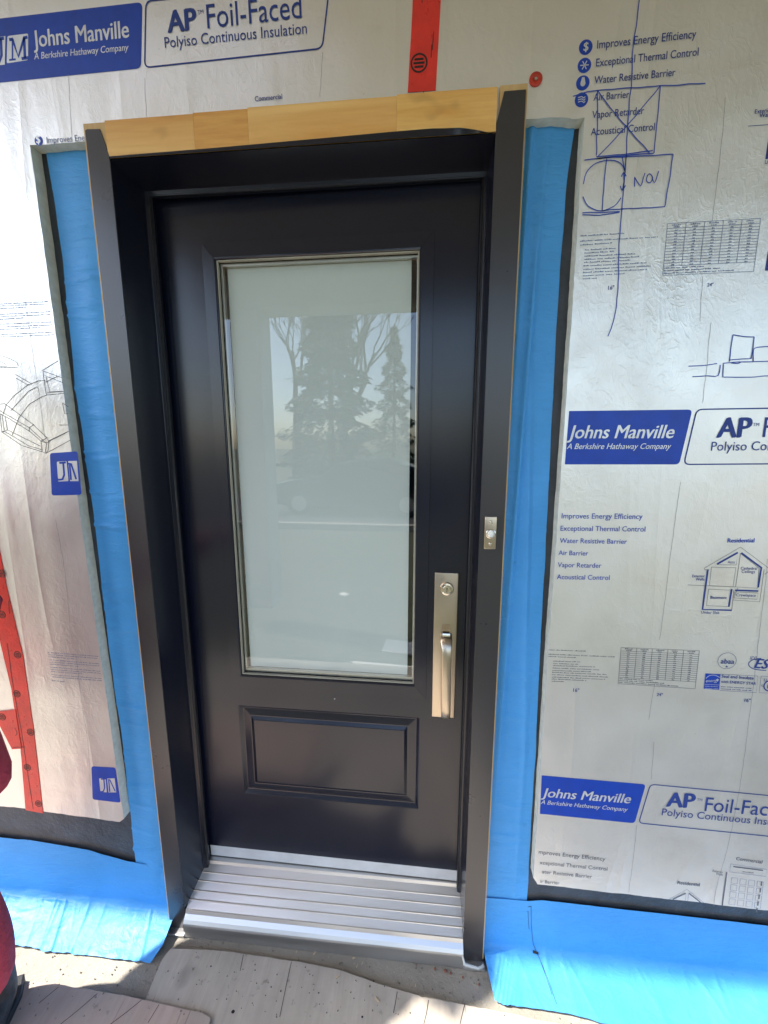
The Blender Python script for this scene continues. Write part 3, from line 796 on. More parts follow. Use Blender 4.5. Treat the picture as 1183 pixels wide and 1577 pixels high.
# ------------------------------------------------------------------ red tape and fastener
def logo(mbk, c, r, y):
    ring(mbk, c, r, r*0.22, y)
    for k in (-1, 0, 1):
        w = math.sqrt(max(0, 0.72-k*k*0.25))*r*0.85
        mbk.stroke([(c[0]-w, c[1]+k*r*0.42), (c[0]+w, c[1]+k*r*0.42)], r*0.26, y)
def tape(label, poly, logos, r, lines, y0, y1):
    mb = MB(); mb.prism(jag([F(*p) for p in poly], 0.0006, 0.02, 2.0), y0, y1, 'y')
    o = tag(rebase(mb.build('seam_tape', M['tape'])), label, 'tape', 'red tape over the board seams')
    mb = MB()
    for c in logos: logo(mb, F(*c), r, y1-0.0004)
    for ln in lines: strokes(mb, [ln], 0.0016, y1-0.0004, wob=0.001)
    q = mb.build('printed_mark', M['black_ink']); 
    for v in q.data.vertices: v.co -= o.location
    q.parent = o
tape('short red seam tape running up from the wooden header above the door', [(628, 143), (671, 140), (680, -14), (637, -14)], [(645.5, 98)], 0.0165, [[(666, 78), (668, 50)], [(664, 90), (665, 70)], [(650, 6), (651, -8)]], FY-0.0003, FY-0.0014)
tape('long red seam tape with black marks reaching down to the dark wall base', [(-28, 800), (-2, 838), (10, 900), (36, 1010), (52, 1120), (67, 1252), (40, 1247), (32, 1150), (18, 1060), (0, 985), (-12, 930), (-30, 880)],
     [(4, 883), (4, 946), (28, 1008), (27, 1068), (48, 1127), (43, 1181), (60, 1237)], 0.0105, [[(12, 990), (22, 1060), (33, 1120), (42, 1180), (52, 1245)], [(14, 925), (16, 945)]], FY-0.0003, FY-0.0014)
tape('small torn piece of red tape stuck across the long red tape', [(-10, 1096), (25, 1092), (34, 1152), (20, 1153)], [(5, 1103)], 0.0105, [[(24, 1120), (28, 1128), (25, 1132)], [(22, 1150), (40, 1149)]], FY-0.0018, FY-0.0028)

def fastener(label, p, r):
    c = F(*p)
    t = empty('fastener_washer', (c[0], FY, c[1]), label, 'washer')
    mb = MB()
    prof = [(r, 0.0), (r, 0.0025), (r*0.6, 0.0042), (r*0.34, 0.0025), (r*0.3, 0.002)]
    seg = 28; rings = [[mb.bm.verts.new((c[0]+q*math.cos(2*math.pi*k/seg), FY-h, c[1]+q*math.sin(2*math.pi*k/seg))) for k in range(seg)] for q, h in prof]
    for a, b in zip(rings[:-1], rings[1:]):
        for k in range(seg): mb.bm.faces.new((a[k], a[(k+1) % seg], b[(k+1) % seg], b[k]))
    mb.bm.faces.new(rings[-1])
    part(mb, 'washer_disc', M['washer'], t, smooth=True, angle=50)
    mb = MB(); mb.disc(c, r*0.22, FY-0.002, FY-0.0036, 16); part(mb, 'screw_head', M['steel'], t)
fastener('round red plastic washer screwed through the foil above the casing that carries the doorbell', (825, 123), 0.0135)

# ------------------------------------------------------------------ blue flashing membrane
def interp(tab, x):
    if x <= tab[0][0]: return tab[0][1]
    for (a, fa), (b, fb) in zip(tab[:-1], tab[1:]):
        if x <= b: return fa+(fb-fa)*(x-a)/(b-a)
    return tab[-1][1]
def wrinkle(x, z, seed):
    w = 0.0
    for k in range(40):
        r = random.Random(seed*100+k)
        zc = r.uniform(0.0, 2.05); sl = r.uniform(-0.18, 0.18); xc = r.uniform(0, 1)
        d = z-zc-sl*(x-xc)*0.12
        ext = math.exp(-((x-xc)/r.uniform(0.3, 0.8))**2)
        w += r.uniform(0.0016, 0.0050)*math.exp(-(d/r.uniform(0.003, 0.008))**2)*ext
    return w
LE = [(0.0, -0.634), (0.1, -0.634), (0.43, -0.630), (0.75, -0.637), (1.15, -0.634), (1.5, -0.643), (1.82, -0.634), (2.06, -0.644)]
def left_strip(u, v):
    z = -0.16+2.217*v
    x0 = interp(LE, z)+0.003*nz(z*9, 2.0); x1 = -0.508
    x = x0+(x1-x0)*u
    y = -0.0645-0.0015*(1+nz(x*9, z*4, 4))-wrinkle(u, z, 3)-0.010*math.exp(-((u-0.55)/0.25)**2)*(0.5+0.5*nz(z*1.7, 8))
    return (x, min(y, -0.0632), z)
mb = MB(); mb.grid(left_strip, 26, 420)
tag(rebase(mb.build('flashing_strip', M['membrane'], smooth=True)), 'wrinkled blue membrane strip running up beside the casing without a doorbell', 'membrane', 'blue flashing membrane around the door')
RE = [(0.0, 0.616), (0.5, 0.611), (0.9, 0.603), (1.265, 0.598), (1.5, 0.593), (1.75, 0.590), (1.9, 0.592), (2.06, 0.602)]
def right_strip(u, v):
    z = -0.16+2.222*v
    x1 = interp(RE, z)+0.002*nz(z*9, 5.0); x0 = 0.485
    x = x0+(x1-x0)*u
    zz = z + (0.006*nz(x*40, 3.3) if v > 0.985 else 0)
    fold = 0.0
    for (uc, sl, a, zc, ex) in ((0.35, 0.30, 0.010, 1.35, 0.55), (0.2, 0.12, 0.009, 1.9, 0.4), (0.6, -0.25, 0.006, 1.1, 0.5), (0.25, 0.2, 0.007, 0.75, 0.35), (0.75, 0.05, 0.002, 0.4, 0.6)):
        fold += a*math.exp(-((u-uc-sl*(z-zc))/0.06)**2)*math.exp(-((z-zc)/ex)**2)
    y = -0.0645-0.0015*(1+nz(x*9, z*4, 14))-0.5*wrinkle(u, z, 8)-fold
    return (x, min(y, -0.0632), zz)
mb = MB(); mb.grid(right_strip, 34, 420)
tag(rebase(mb.build('flashing_strip', M['membrane'], smooth=True)), 'smoother blue membrane strip running up beside the casing that carries the doorbell', 'membrane', 'blue flashing membrane around the door')
# base flaps: down the wall, over a soft fold and out over the slab
def flap_profile(s, ytop, zfold, yedge, zedge):
    # s in 0..1 along the profile
    if s < 0.45:
        t = s/0.45
        return (-0.069-0.004*t*t, ytop+(zfold+0.02-ytop)*t)
    if s < 0.6:
        t = (s-0.45)/0.15; a = t*math.pi/2
        return (-0.073-0.018*(1-math.cos(a)), zfold+0.02-0.02*math.sin(a)) 
    t = (s-0.6)/0.4
    return (-0.091+(yedge+0.091)*t, zfold+(zedge-zfold)*t)
def left_flap(u, v):
    x = -1.5+1.0*u
    ytop = interp([(-1.5, 0.06), (-1.0, 0.052), (-0.80, 0.036), (-0.66, 0.005), (-0.5, -0.005)], x)
    ye = -0.192+0.012*nz(x*9, 1.0)+0.004*nz(x*40, 2.0)
    y, z = flap_profile(v, ytop, -0.158, ye, -0.193)
    x += (0.012*(v-0.6)*math.exp(-((u-1)/0.05)**2) if v > 0.6 else 0) - (0.02*max(0, v-0.86)*7*math.exp(-((u-1)/0.04)**2))
    if v < 0.55 and u > 0.985: x = min(x, -0.507)
    bump_ = 0.006*nz(x*6, v*3, 1)+0.0015*nz(x*30+v*10, v*20, 3)
    for k in range(10):
        r = random.Random(k+40); xc = r.uniform(-1.15, -0.52); sl = r.uniform(0.04, 0.16)
        d = x-xc-sl*(v-0.5)
        bump_ += r.uniform(0.001, 0.0035)*math.exp(-(d/0.0045)**2)*max(0, min(1, (v-0.42)*6))
    for k in range(8):                               # gathered creases along the fold
        r = random.Random(k+80); xc = r.uniform(-1.1, -0.55)
        bump_ += 0.0035*math.exp(-((x-xc)/0.03)**2)*math.exp(-((v-0.52)/0.06)**2)
    w2 = max(0, min(1, (v-0.42)/0.2)); y -= abs(bump_)*0.8*(1-w2); z += max(bump_, -0.002)*w2
    return (x, y, max(z, -0.1985))
mb = MB(); mb.grid(left_flap, 260, 70)
tag(rebase(mb.build('flashing_apron', M['membrane'], smooth=True)), 'creased blue membrane apron folded out over the concrete beside the person in red', 'membrane', 'blue flashing membrane around the door')
def right_flap(u, v):
    x = 0.492+1.2*u
    ytop = interp([(0.49, 0.0), (0.62, 0.002), (0.66, 0.010), (1.29, -0.002), (1.7, -0.01)], x)
    ye = interp([(0.49, -0.186), (0.53, -0.192), (0.62, -0.190), (0.70, -0.193), (0.82, -0.206), (1.7, -0.23)], x)+0.003*nz(x*30, 7)
    y, z = flap_profile(v, ytop, -0.172, ye, -0.194)
    if v > 0.6: x += 0.016*(v-0.6)/0.4*math.exp(-(u/0.05)**2)
    bump_ = 0.005*nz(x*5, v*3, 21)+0.001*nz(x*24+v*7, v*16, 23)
    for k in range(14):                              # slack creases running out over the fold
        r = random.Random(k+300); xc = r.uniform(0.55, 1.5); sl = r.uniform(-0.12, 0.12)
        bump_ += r.uniform(0.0008, 0.0030)*math.exp(-((x-xc-sl*(v-0.5))/0.007)**2)*math.exp(-((v-r.uniform(0.4, 0.8))/0.25)**2)
    for k in range(7):                               # puckers at the corner by the casing
        r = random.Random(k+140)
        d = (x-0.50-k*0.012)-0.10*(1-v)
        bump_ += 0.004*math.exp(-(d/0.004)**2)*max(0, min(1, (v-0.45)*5))*math.exp(-((x-0.52)/0.05)**2)
    w2 = max(0, min(1, (v-0.42)/0.2)); y -= abs(bump_)*0.7*(1-w2); z += max(bump_, -0.002)*w2
    return (x, y, max(z, -0.1985))
mb = MB(); mb.grid(right_flap, 280, 70)
tag(rebase(mb.build('flashing_apron', M['membrane'], smooth=True)), 'blue membrane apron folded out over the concrete below the sketched insulation board', 'membrane', 'blue flashing membrane around the door')

apron = bpy.data.objects['flashing_apron.001']
mb = MB()
for path in ([(0.619, 0.06), (0.628, 0.05), (0.632, 0.25), (0.640, 0.42), (0.652, 0.55), (0.668, 0.75), (0.680, 0.97)], [(0.620, 0.10), (0.623, 0.22), (0.627, 0.30)], [(0.655, 0.58), (0.665, 0.75), (0.672, 0.9)]):
    pts = []
    for (x, v), (x2, v2) in zip(path[:-1], path[1:]):
        for k in range(8): t = k/8; pts.append(Vector(right_flap((x+(x2-x)*t-0.492)/1.2, v+(v2-v)*t))+Vector((0, -0.0008, 0.0008)))
    mb.tube(pts, 0.0005, 5)
mb.tube([Vector(right_flap(0.128, 0.535))+Vector((-.006, -.001, .002)), Vector(right_flap(0.132, 0.55))+Vector((0.004, -.001, .003))], [0.0035, 0.0028], 7)
q = mb.build('scribe_line', M['rubber'])
for v in q.data.vertices: v.co -= apron.location
q.parent = apron

# ------------------------------------------------------------------ door frame
frame = empty('door_frame', (0, -0.05, -0.19), 'dark clad exterior door frame with raw pine header and ribbed aluminium threshold', 'door frame')
xl, xr = -0.455, 0.4274
mb = MB(); mb.prism([(xl, -0.1005), (-0.433, -0.016), (-0.4185, -0.014), (-0.4185, 0.0), (-0.44, 0.0), (-0.44, 0.09), (-0.474, 0.09), (-0.474, -0.1005)], -0.19, 2.012, 'z', 0.0008)
part(mb, 'jamb', M['jamb'], frame)
mb = MB(); mb.prism([(xr, -0.1005), (0.4235, -0.016), (0.4145, -0.014), (0.4145, 0.0), (0.435, 0.0), (0.435, 0.09), (0.450, 0.09), (0.450, -0.1005)], -0.19, 2.012, 'z', 0.0008)
part(mb, 'jamb', M['jamb'], frame)
mb = MB(); mb.prism([(-0.1, 2.013), (-0.017, 1.994), (-0.015, 1.978), (0.0, 1.978), (0.0, 2.0), (0.09, 2.0), (0.09, 2.03), (-0.1, 2.03)], -0.474, 0.450, 'x', 0.0008)
part(mb, 'head_jamb', M['jamb'], frame)
# weatherstrip bulbs in the stops
mb = MB()
mb.tube([(-0.4205, -0.012, -0.05), (-0.4205, -0.012, 1.978)], 0.0035, 8); mb.tube([(0.4165, -0.012, -0.05), (0.4165, -0.012, 1.978)], 0.0035, 8); mb.tube([(-0.42, -0.012, 1.981), (0.416, -0.012, 1.981)], 0.0035, 8)
part(mb, 'weatherstrip', M['rubber'], frame, smooth=True)
# pine header made of finger jointed blocks
def hz(px, top=True): return at(px, interp([(160, 190), (767, 133)], px), -0.102).z
edges = [-0.4585, -0.245, -0.118, 0.215, 0.4275]
for a, b, wm in zip(edges[:-1], edges[1:], ('pine_knot', 'pine_dark', 'pine_knot', 'pine')):
    mb = MB(); mb.box(a+0.0001, b-0.0001, -0.1018, -0.064, 2.0125, 2.087+0.009*(a+b+0.92)/1.8, 0.0004)
    part(mb, 'header_block', M[wm], frame)
# casings of raw wood, covered by dark sheet metal cut at a slant at the top
mb = MB(); mb.box(-0.5135, -0.4595, -0.0995, -0.064, -0.185, 2.0865, 0.0006); part(mb, 'casing', M['pine_up'], frame)
mb = MB(); mb.box(0.433, 0.4895, -0.0995, -0.064, -0.185, 2.0985, 0.0006); part(mb, 'casing', M['pine_up'], frame)
mb = MB(); mb.prism([(-0.5095, -0.19), (xl+0.0005, -0.19), (xl+0.0005, 2.0155), (-0.4715, 2.072), (-0.5035, 2.0735), (-0.5085, 2.071)], -0.0997, -0.1022, 'y', 0.0007); part(mb, 'casing_cladding', M['clad'], frame)
mb = MB(); mb.prism([(xr-0.0005, -0.19), (0.4862, -0.19), (0.4862, 2.086), (0.4415, 2.0855), (0.4285, 2.031), (xr-0.0005, 2.004)], -0.0997, -0.1022, 'y', 0.0007); part(mb, 'casing_cladding', M['clad'], frame)
# edge of the head flashing lapping up over the pine, lifting towards the right
mb = MB()
lip = [(-0.456, 2.0145), (-0.2, 2.017), (0.05, 2.0215), (0.2, 2.0245), (0.29, 2.0255), (0.35, 2.0215), (0.39, 2.0135), (0.425, 2.006)]
def lipf(u, v):
    x = -0.456+0.881*u
    zt = interp(lip, x)
    z = 2.0105+(zt-2.0105)*v if zt > 2.0105 else 2.0105-(2.0105-zt)*v
    return (x, -0.1028-0.004*math.exp(-((x-0.38)/0.05)**2)*v, z)
mb.grid(lipf, 60, 3)
mb.grid(lambda u, v: (-0.456+0.881*u, -0.1028+0.09*v, 2.0105-0.019*v-0.003), 2, 2)
part(mb, 'head_flashing', M['jamb'], frame, smooth=True)
# threshold
prof = [(0.02, -0.046), (-0.002, -0.047)]
ribs = [0.024, 0.042, 0.062, 0.080, 0.100]
def sz(d): return -0.052-0.67*d
prof += [(-0.005, sz(0.005)-0.001)]
for r in ribs:
    prof += [(-(r-0.0022), sz(r-0.0022)), (-(r-0.0018), sz(r)+0.0024), (-(r+0.0004), sz(r)+0.0018), (-(r+0.0014), sz(r+0.0014))]
prof += [(-0.104, -0.128), (-0.114, -0.137), (-0.1195, -0.146), (-0.121, -0.152), (-0.121, -0.1735), (-0.06, -0.176), (0.02, -0.176)]
mb = MB(); mb.prism(prof, xl+0.004, xr-0.001, 'x')
part(mb, 'threshold', M['alu'], frame)
mb = MB(); mb.box(-0.508, xl+0.003, -0.121, -0.066, -0.199, -0.1905, 0.001); mb.box(xr, 0.491, -0.121, -0.066, -0.199, -0.1905, 0.001)
mb.box(xl+0.0035, xr-0.0005, -0.118, -0.03, -0.199, -0.1765, 0.001)
part(mb, 'sill_pan', M['alu'], frame)
mb = MB()
mb.tube([(xr-0.004, -0.118, -0.15), (xr+0.003, -0.121, -0.178), (0.47, -0.120, -0.189), (0.489, -0.113, -0.187)], [0.003, 0.005, 0.004, 0.006], 8)
part(mb, 'caulk_bead', M['caulk'], frame, smooth=True)

# ------------------------------------------------------------------ door
DOOR_ROT = -0.0118
door = empty('entry_door', (0, 0.006, 0.0), 'dark navy entry door with a tall frosted glass lite and one raised panel below', 'door')
sx0, sx1, sz1 = -0.429, 0.427, 1.995
def dpart(mb, name, mat, parent=door, **k):
    o = mb.build(name, mat, None, **k)
    if parent is not door:
        for v in o.data.vertices: v.co -= parent.location
    o.parent = parent
    return o
# slab: front skin with the embossed panel as real relief, glass opening left open
GX, GZ0, GZ1 = 0.268, 0.645, 1.834       # clear opening
LX, LZ0, LZ1 = 0.3048, 0.6017, 1.8756    # outer edge of the lite frame
mb = MB()
PX, PZ0, PZ1 = 0.2885, 0.2158, 0.538
ringspec = [(0.0, 0.0), (0.002, 0.0006), (0.011, 0.0095), (0.014, 0.0100), (0.036, 0.0065), (0.039, 0.0068), (0.0485, 0.0010), (0.0505, 0.0006)]
def rect_ring(x0, x1, z0, z1, y): return [mb.bm.verts.new(p) for p in ((x0, y, z0), (x1, y, z0), (x1, y, z1), (x0, y, z1))]
outer = rect_ring(-PX, PX, PZ0, PZ1, 0)
prev = outer
for d, y in ringspec[1:]:
    cur = rect_ring(-PX+d, PX-d, PZ0+d, PZ1-d, y)
    for i in range(4): mb.bm.faces.new((prev[i], prev[(i+1) % 4], cur[(i+1) % 4], cur[i]))
    prev = cur
mb.bm.faces.new(prev)
V = mb.bm.verts.new
C4 = [V(p) for p in ((sx0, 0, 0), (sx1, 0, 0), (sx1, 0, sz1), (sx0, 0, sz1))]
OL = [V((sx0, 0, PZ0)), V((sx0, 0, PZ1)), V((sx0, 0, GZ0)), V((sx0, 0, GZ1))]
OR = [V((sx1, 0, PZ0)), V((sx1, 0, PZ1)), V((sx1, 0, GZ0)), V((sx1, 0, GZ1))]
G4 = [V(p) for p in ((-GX, 0, GZ0), (GX, 0, GZ0), (GX, 0, GZ1), (-GX, 0, GZ1))]
nf = mb.bm.faces.new
nf((C4[0], C4[1], OR[0], outer[1], outer[0], OL[0]))
nf((OL[0], outer[0], outer[3], OL[1])); nf((outer[1], OR[0], OR[1], outer[2]))
nf((OL[1], outer[3], outer[2], OR[1], OR[2], G4[1], G4[0], OL[2]))
nf((OL[2], G4[0], G4[3], OL[3])); nf((G4[1], OR[2], OR[3], G4[2]))
nf((OL[3], G4[3], G4[2], OR[3], C4[2], C4[3]))
B4 = [V((v.co.x, 0.044, v.co.z)) for v in C4]
seq = [C4[0], C4[1], OR[0], OR[1], OR[2], OR[3], C4[2], C4[3], OL[3], OL[2], OL[1], OL[0]]
bk = {C4[0]: B4[0], C4[1]: B4[1], C4[2]: B4[2], C4[3]: B4[3]}
for v in seq:
    if v not in bk: bk[v] = V((v.co.x, 0.044, v.co.z))
for a, b in zip(seq, seq[1:]+seq[:1]): nf((a, b, bk[b], bk[a]))
GB = [V((v.co.x, 0.044, v.co.z)) for v in G4]
for i in range(4): nf((G4[i], GB[i], GB[(i+1) % 4], G4[(i+1) % 4]))
bmesh.ops.recalc_face_normals(mb.bm, faces=mb.bm.faces[:])
slab = dpart(mb, 'slab', M['door'])
# lite frame: four mitred bevelled bars
lf = None
mb = MB()
def bar(mb, P0, P1, Q0, Q1, y0):
    # P outer edge, Q inner edge (mitred) ; cross section with rounded shoulder
    prof = [(0.0, 0.0), (0.0, -0.0012), (0.015, -0.0022), (0.88, -0.0032), (0.96, -0.0028), (1.0, -0.001), (1.0, 0.012)]
    rows = []
    for (t, y) in prof:
        tt = t if t > 0.01 else t
        a = Vector(P0).lerp(Vector(Q0), tt); b = Vector(P1).lerp(Vector(Q1), tt)
        rows.append((mb.bm.verts.new((a.x, y, a.y)), mb.bm.verts.new((b.x, y, b.y))))
    for r, s in zip(rows[:-1], rows[1:]): mb.bm.faces.new((r[0], r[1], s[1], s[0]))
o4 = [(-LX, LZ0), (LX, LZ0), (LX, LZ1), (-LX, LZ1)]; i4 = [(-GX, GZ0), (GX, GZ0), (GX, GZ1), (-GX, GZ1)]
e = 0.00035
for i in range(4):
    j = (i+1) % 4
    d = Vector((o4[j][0]-o4[i][0], o4[j][1]-o4[i][1])).normalized()*e
    sh = lambda p, s: (p[0]+d.x*s, p[1]+d.y*s)
    bar(mb, sh(o4[i], 1), sh(o4[j], -1), sh(i4[i], 1), sh(i4[j], -1), 0)
bmesh.ops.recalc_face_normals(mb.bm, faces=mb.bm.faces[:])
lite = dpart(mb, 'lite_frame', M['door'])
mb = MB()
w = 0.0045
for (x0, x1, z0, z1) in ((-GX, -GX+w, GZ0, GZ1), (GX-w, GX, GZ0, GZ1), (-GX+w, GX-w, GZ0, GZ0+w), (-GX+w, GX-w, GZ1-w, GZ1)):
    mb.box(x0+0.0001, x1-0.0001, 0.001, 0.010, z0+0.0001, z1-0.0001, 0.001)
dpart(mb, 'glazing_bead', M['bead'])
mb = MB()
for (x0, x1, z0, z1) in ((-GX+w, -GX+w+0.006, GZ0+w, GZ1-w), (GX-w-0.002, GX-w, GZ0+w, GZ1-w), (-GX+w+0.006, GX-w-0.002, GZ0+w, GZ0+w+0.009), (-GX+w+0.006, GX-w-0.002, GZ1-w-0.006, GZ1-w)):
    mb.box(x0+0.0001, x1-0.0001, 0.014, 0.026, z0+0.0001, z1-0.0001)
dpart(mb, 'spacer_bar', M['spacer'])
mb = MB(); mb.face([(-GX+0.002, 0.011, GZ0+0.002), (GX-0.002, 0.011, GZ0+0.002), (GX-0.002, 0.011, GZ1-0.002), (-GX+0.002, 0.011, GZ1-0.002)])
dpart(mb, 'glass_pane', M['glass'])
mb = MB(); mb.box(-GX+0.017, GX-0.021, 0.0275, 0.031, GZ0+0.014, GZ1-0.0105)
dpart(mb, 'frosted_pane', M['frost'])
mb = MB(); mb.box(sx0+0.006, sx1-0.006, 0.002, 0.03, -0.044, -0.0005, 0.002)
dpart(mb, 'door_sweep', M['sweep'])
mb = MB(); 
for (px, py) in ((515, 1078), (333, 688)):
    c = at(px, py, 0.0); mb.disc((c.x, c.z), 0.0016, 0.0, -0.0008, 10)
dpart(mb, 'scuff', M['white_ink'])
# handle set
hs = bpy.data.objects.new('handle_set', None); COL.objects.link(hs); hs.parent = door; hs.location = (0.357, 0, 0.55); hs.empty_display_size = 0.02
mb = MB(); mb.box(0.3225, 0.3895, -0.009, -0.0003, 0.549, 0.9985, 0.0022, 3)
dpart(mb, 'backplate', M['nickel'], hs, smooth=True, angle=30)
mb = MB()
def lathe(mb, c, prof, seg=28):
    rings = [[mb.bm.verts.new((c[0]+q*math.cos(2*math.pi*k/seg), -h, c[1]+q*math.sin(2*math.pi*k/seg))) for k in range(seg)] for q, h in prof]
    for a, b in zip(rings[:-1], rings[1:]):
        for k in range(seg): mb.bm.faces.new((a[k], a[(k+1) % seg], b[(k+1) % seg], b[k]))
    mb.bm.faces.new(rings[-1])
lathe(mb, (0.357, 0.953), [(0.0195, 0.009), (0.0195, 0.014), (0.0175, 0.0175), (0.0125, 0.0185), (0.0118, 0.0175), (0.0112, 0.0185), (0.0105, 0.019)])
dpart(mb, 'lock_cylinder', M['nickel_bright'], hs, smooth=True, angle=35)
mb = MB(); mb.disc((0.357, 0.9555), 0.0018, -0.0190, -0.0196, 10); mb.box(0.3562, 0.3578, -0.0196, -0.0189, 0.946, 0.955)
dpart(mb, 'keyway', M['keyhole'], hs)
mb = MB()
mb.grid(lambda u, v: (0.3475+0.021*u, -0.0095-0.020*math.sin(v*1.9)*(0.6+0.4*v), 0.846-0.030*v), 6, 12)
mb.grid(lambda u, v: (0.3475+0.021*u, -0.0095-0.020*math.sin(v*1.9)*(0.6+0.4*v)+0.004, 0.843-0.030*v), 6, 12)
dpart(mb, 'thumb_latch', M['nickel_bright'], hs, smooth=True)
mb = MB(); mb.box(0.3485, 0.3675, -0.0305, -0.022, 0.8275, 0.8305, 0.0008); dpart(mb, 'latch_slot', M['keyhole'], hs)
# grip: flat bar bowed outwards
mb = MB()
path = [(-0.006, 0.815), (-0.020, 0.812), (-0.034, 0.803), (-0.044, 0.786), (-0.047, 0.765), (-0.047, 0.70), (-0.046, 0.64), (-0.043, 0.60), (-0.035, 0.575), (-0.022, 0.562), (-0.006, 0.560)]
hw, th = 0.0128, 0.0055
ringsv = []
for i, (y, z) in enumerate(path):
    a = Vector(path[max(i-1, 0)]); b = Vector(path[min(i+1, len(path)-1)]); t = (b-a).normalized(); n = Vector((t.y, -t.x))
    c = Vector((y, z)); cx = 0.3585+0.004*(0.815-z)/0.25; wv = hw*(1.25 if i < 3 else 1.0)
    P = []
    for (sx, sn) in ((-1, -0.7), (-0.8, -1), (0.8, -1), (1, -0.7), (1, 0.7), (0.8, 1), (-0.8, 1), (-1, 0.7)):
        q = c+n*th*sn; P.append(mb.bm.verts.new((cx+sx*wv, q.x, q.y)))
    ringsv.append(P)
for a, b in zip(ringsv[:-1], ringsv[1:]):
    for k in range(8): mb.bm.faces.new((a[k], a[(k+1) % 8], b[(k+1) % 8], b[k]))
mb.bm.faces.new(ringsv[0]); mb.bm.faces.new(ringsv[-1])
bmesh.ops.recalc_face_normals(mb.bm, faces=mb.bm.faces[:])
dpart(mb, 'pull_grip', M['nickel'], hs, smooth=True, angle=40)
door.rotation_euler = (0, 0, DOOR_ROT)

# ------------------------------------------------------------------ doorbell
bell = empty('doorbell', (0.453, -0.1022, 1.096), 'small nickel doorbell plate with a round white button on the dark casing', 'doorbell')
mb = MB(); mb.box(0.4375, 0.4665, -0.1105, -0.1024, 1.096, 1.1785, 0.0018, 3); part(mb, 'bell_plate', M['nickel'], bell, smooth=True, angle=30)
mb = MB(); lathe(mb, (0.4525, 1.136), [(0.0125, 0.1105), (0.0122, 0.1135), (0.0105, 0.1145), (0.0095, 0.1135)]); part(mb, 'button_ring', M['nickel_bright'], bell, smooth=True, angle=40)
mb = MB(); lathe(mb, (0.4525, 1.136), [(0.0094, 0.1120), (0.0085, 0.1150), (0.005, 0.1162), (0.001, 0.1165)]); part(mb, 'push_button', M['button'], bell, smooth=True)
for z in (1.1645, 1.1095):
    mb = MB(); lathe(mb, (0.4525, z), [(0.0042, 0.1105), (0.0038, 0.1122), (0.002, 0.1130), (0.0005, 0.1131)]); part(mb, 'screw_head', M['steel'], bell, smooth=True)

# ------------------------------------------------------------------ plywood sheets and debris on the slab
def sheet(name, px, z0, th, mat, label, seed):
    P = []
    for q in px:
        p = atz(q[0], q[1], z0+th) if len(q) == 2 else Vector((q[0], q[1], 0))
        P.append((p.x, p.y))
    mb = MB(); mb.prism(jag(P, 0.0022, 0.010, seed), z0, z0+th, 'z')
    return tag(rebase(mb.build(name, mat)), label, 'plywood', 'plywood sheets lying on the slab')
sheet('plywood_sheet', [(210, 1568), (226, 1535), (250, 1478), (263, 1461), (330, 1463), (440, 1478), (520, 1493), (580, 1514), (650, 1536), (760, 1556), (875, 1580), (0.95, -0.88, 0), (-0.75, -0.9, 0)], -0.196, 0.011, M['ply'], 'pale weathered plywood sheet lying in front of the threshold', 3.0)
sheet('plywood_sheet', [(-75, 1498), (12, 1509), (60, 1512), (120, 1521), (189, 1532), (255, 1548), (312, 1560), (324, 1567), (322, 1580), (-0.22, -0.86, 0), (-1.5, -0.86, 0), (-1.4, -0.27, 0)], -0.184, 0.009, M['ply_pink'], 'pinkish plywood sheet with a torn corner overlapping the paler sheet', 6.0)
def ground_part(thing, name, pts, w, z, mat):
    mb = MB(); P = [atz(px, py, z) for px, py in pts]
    for a, b in zip(P[:-1], P[1:]):
        n = Vector((-(b-a).y, (b-a).x, 0)).normalized()*w/2
        mb.face([a-n, b-n, b+n, a+n])
    q = mb.build(name, mat)
    for v in q.data.vertices: v.co -= thing.location
    q.parent = thing
for nm, cracks, z in (('plywood_sheet', ([(449, 1481), (440, 1522), (431, 1566)], [(716, 1546), (712, 1562), (708, 1580)], [(660, 1540), (657, 1560), (652, 1580)], [(612, 1527), (609, 1545), (606, 1560)], [(375, 1470), (370, 1495)]), -0.1844),
                      ('plywood_sheet.001', ([(218, 1540), (196, 1558), (160, 1585)], [(150, 1530), (120, 1556), (90, 1580)], [(245, 1547), (228, 1575)], [(90, 1520), (60, 1545)]), -0.1744)):
    for c in cracks: ground_part(bpy.data.objects[nm], 'crack', c, 0.0016, z, M['rubber'])
for (px, py, r) in ((359, 1558, .0048), (325, 1488, .0024), (393, 1494, .002), (491, 1529, .0022), (558, 1566, .0030), (303, 1516, .0016), (409, 1533, .0015), (632, 1560, .002), (361, 1497, .0016)):
    c = atz(px, py, -0.1843); mb = MB()
    mb.face([(c.x+r*(1+.3*nz(k*1.7, px))*math.cos(k*math.pi/7), c.y+0.8*r*math.sin(k*math.pi/7), c.z) for k in range(14)])
    q = mb.build('knot', M['keyhole']); t = bpy.data.objects['plywood_sheet']
    for v in q.data.vertices: v.co -= t.location
    q.parent = t
rs = random.Random(11)
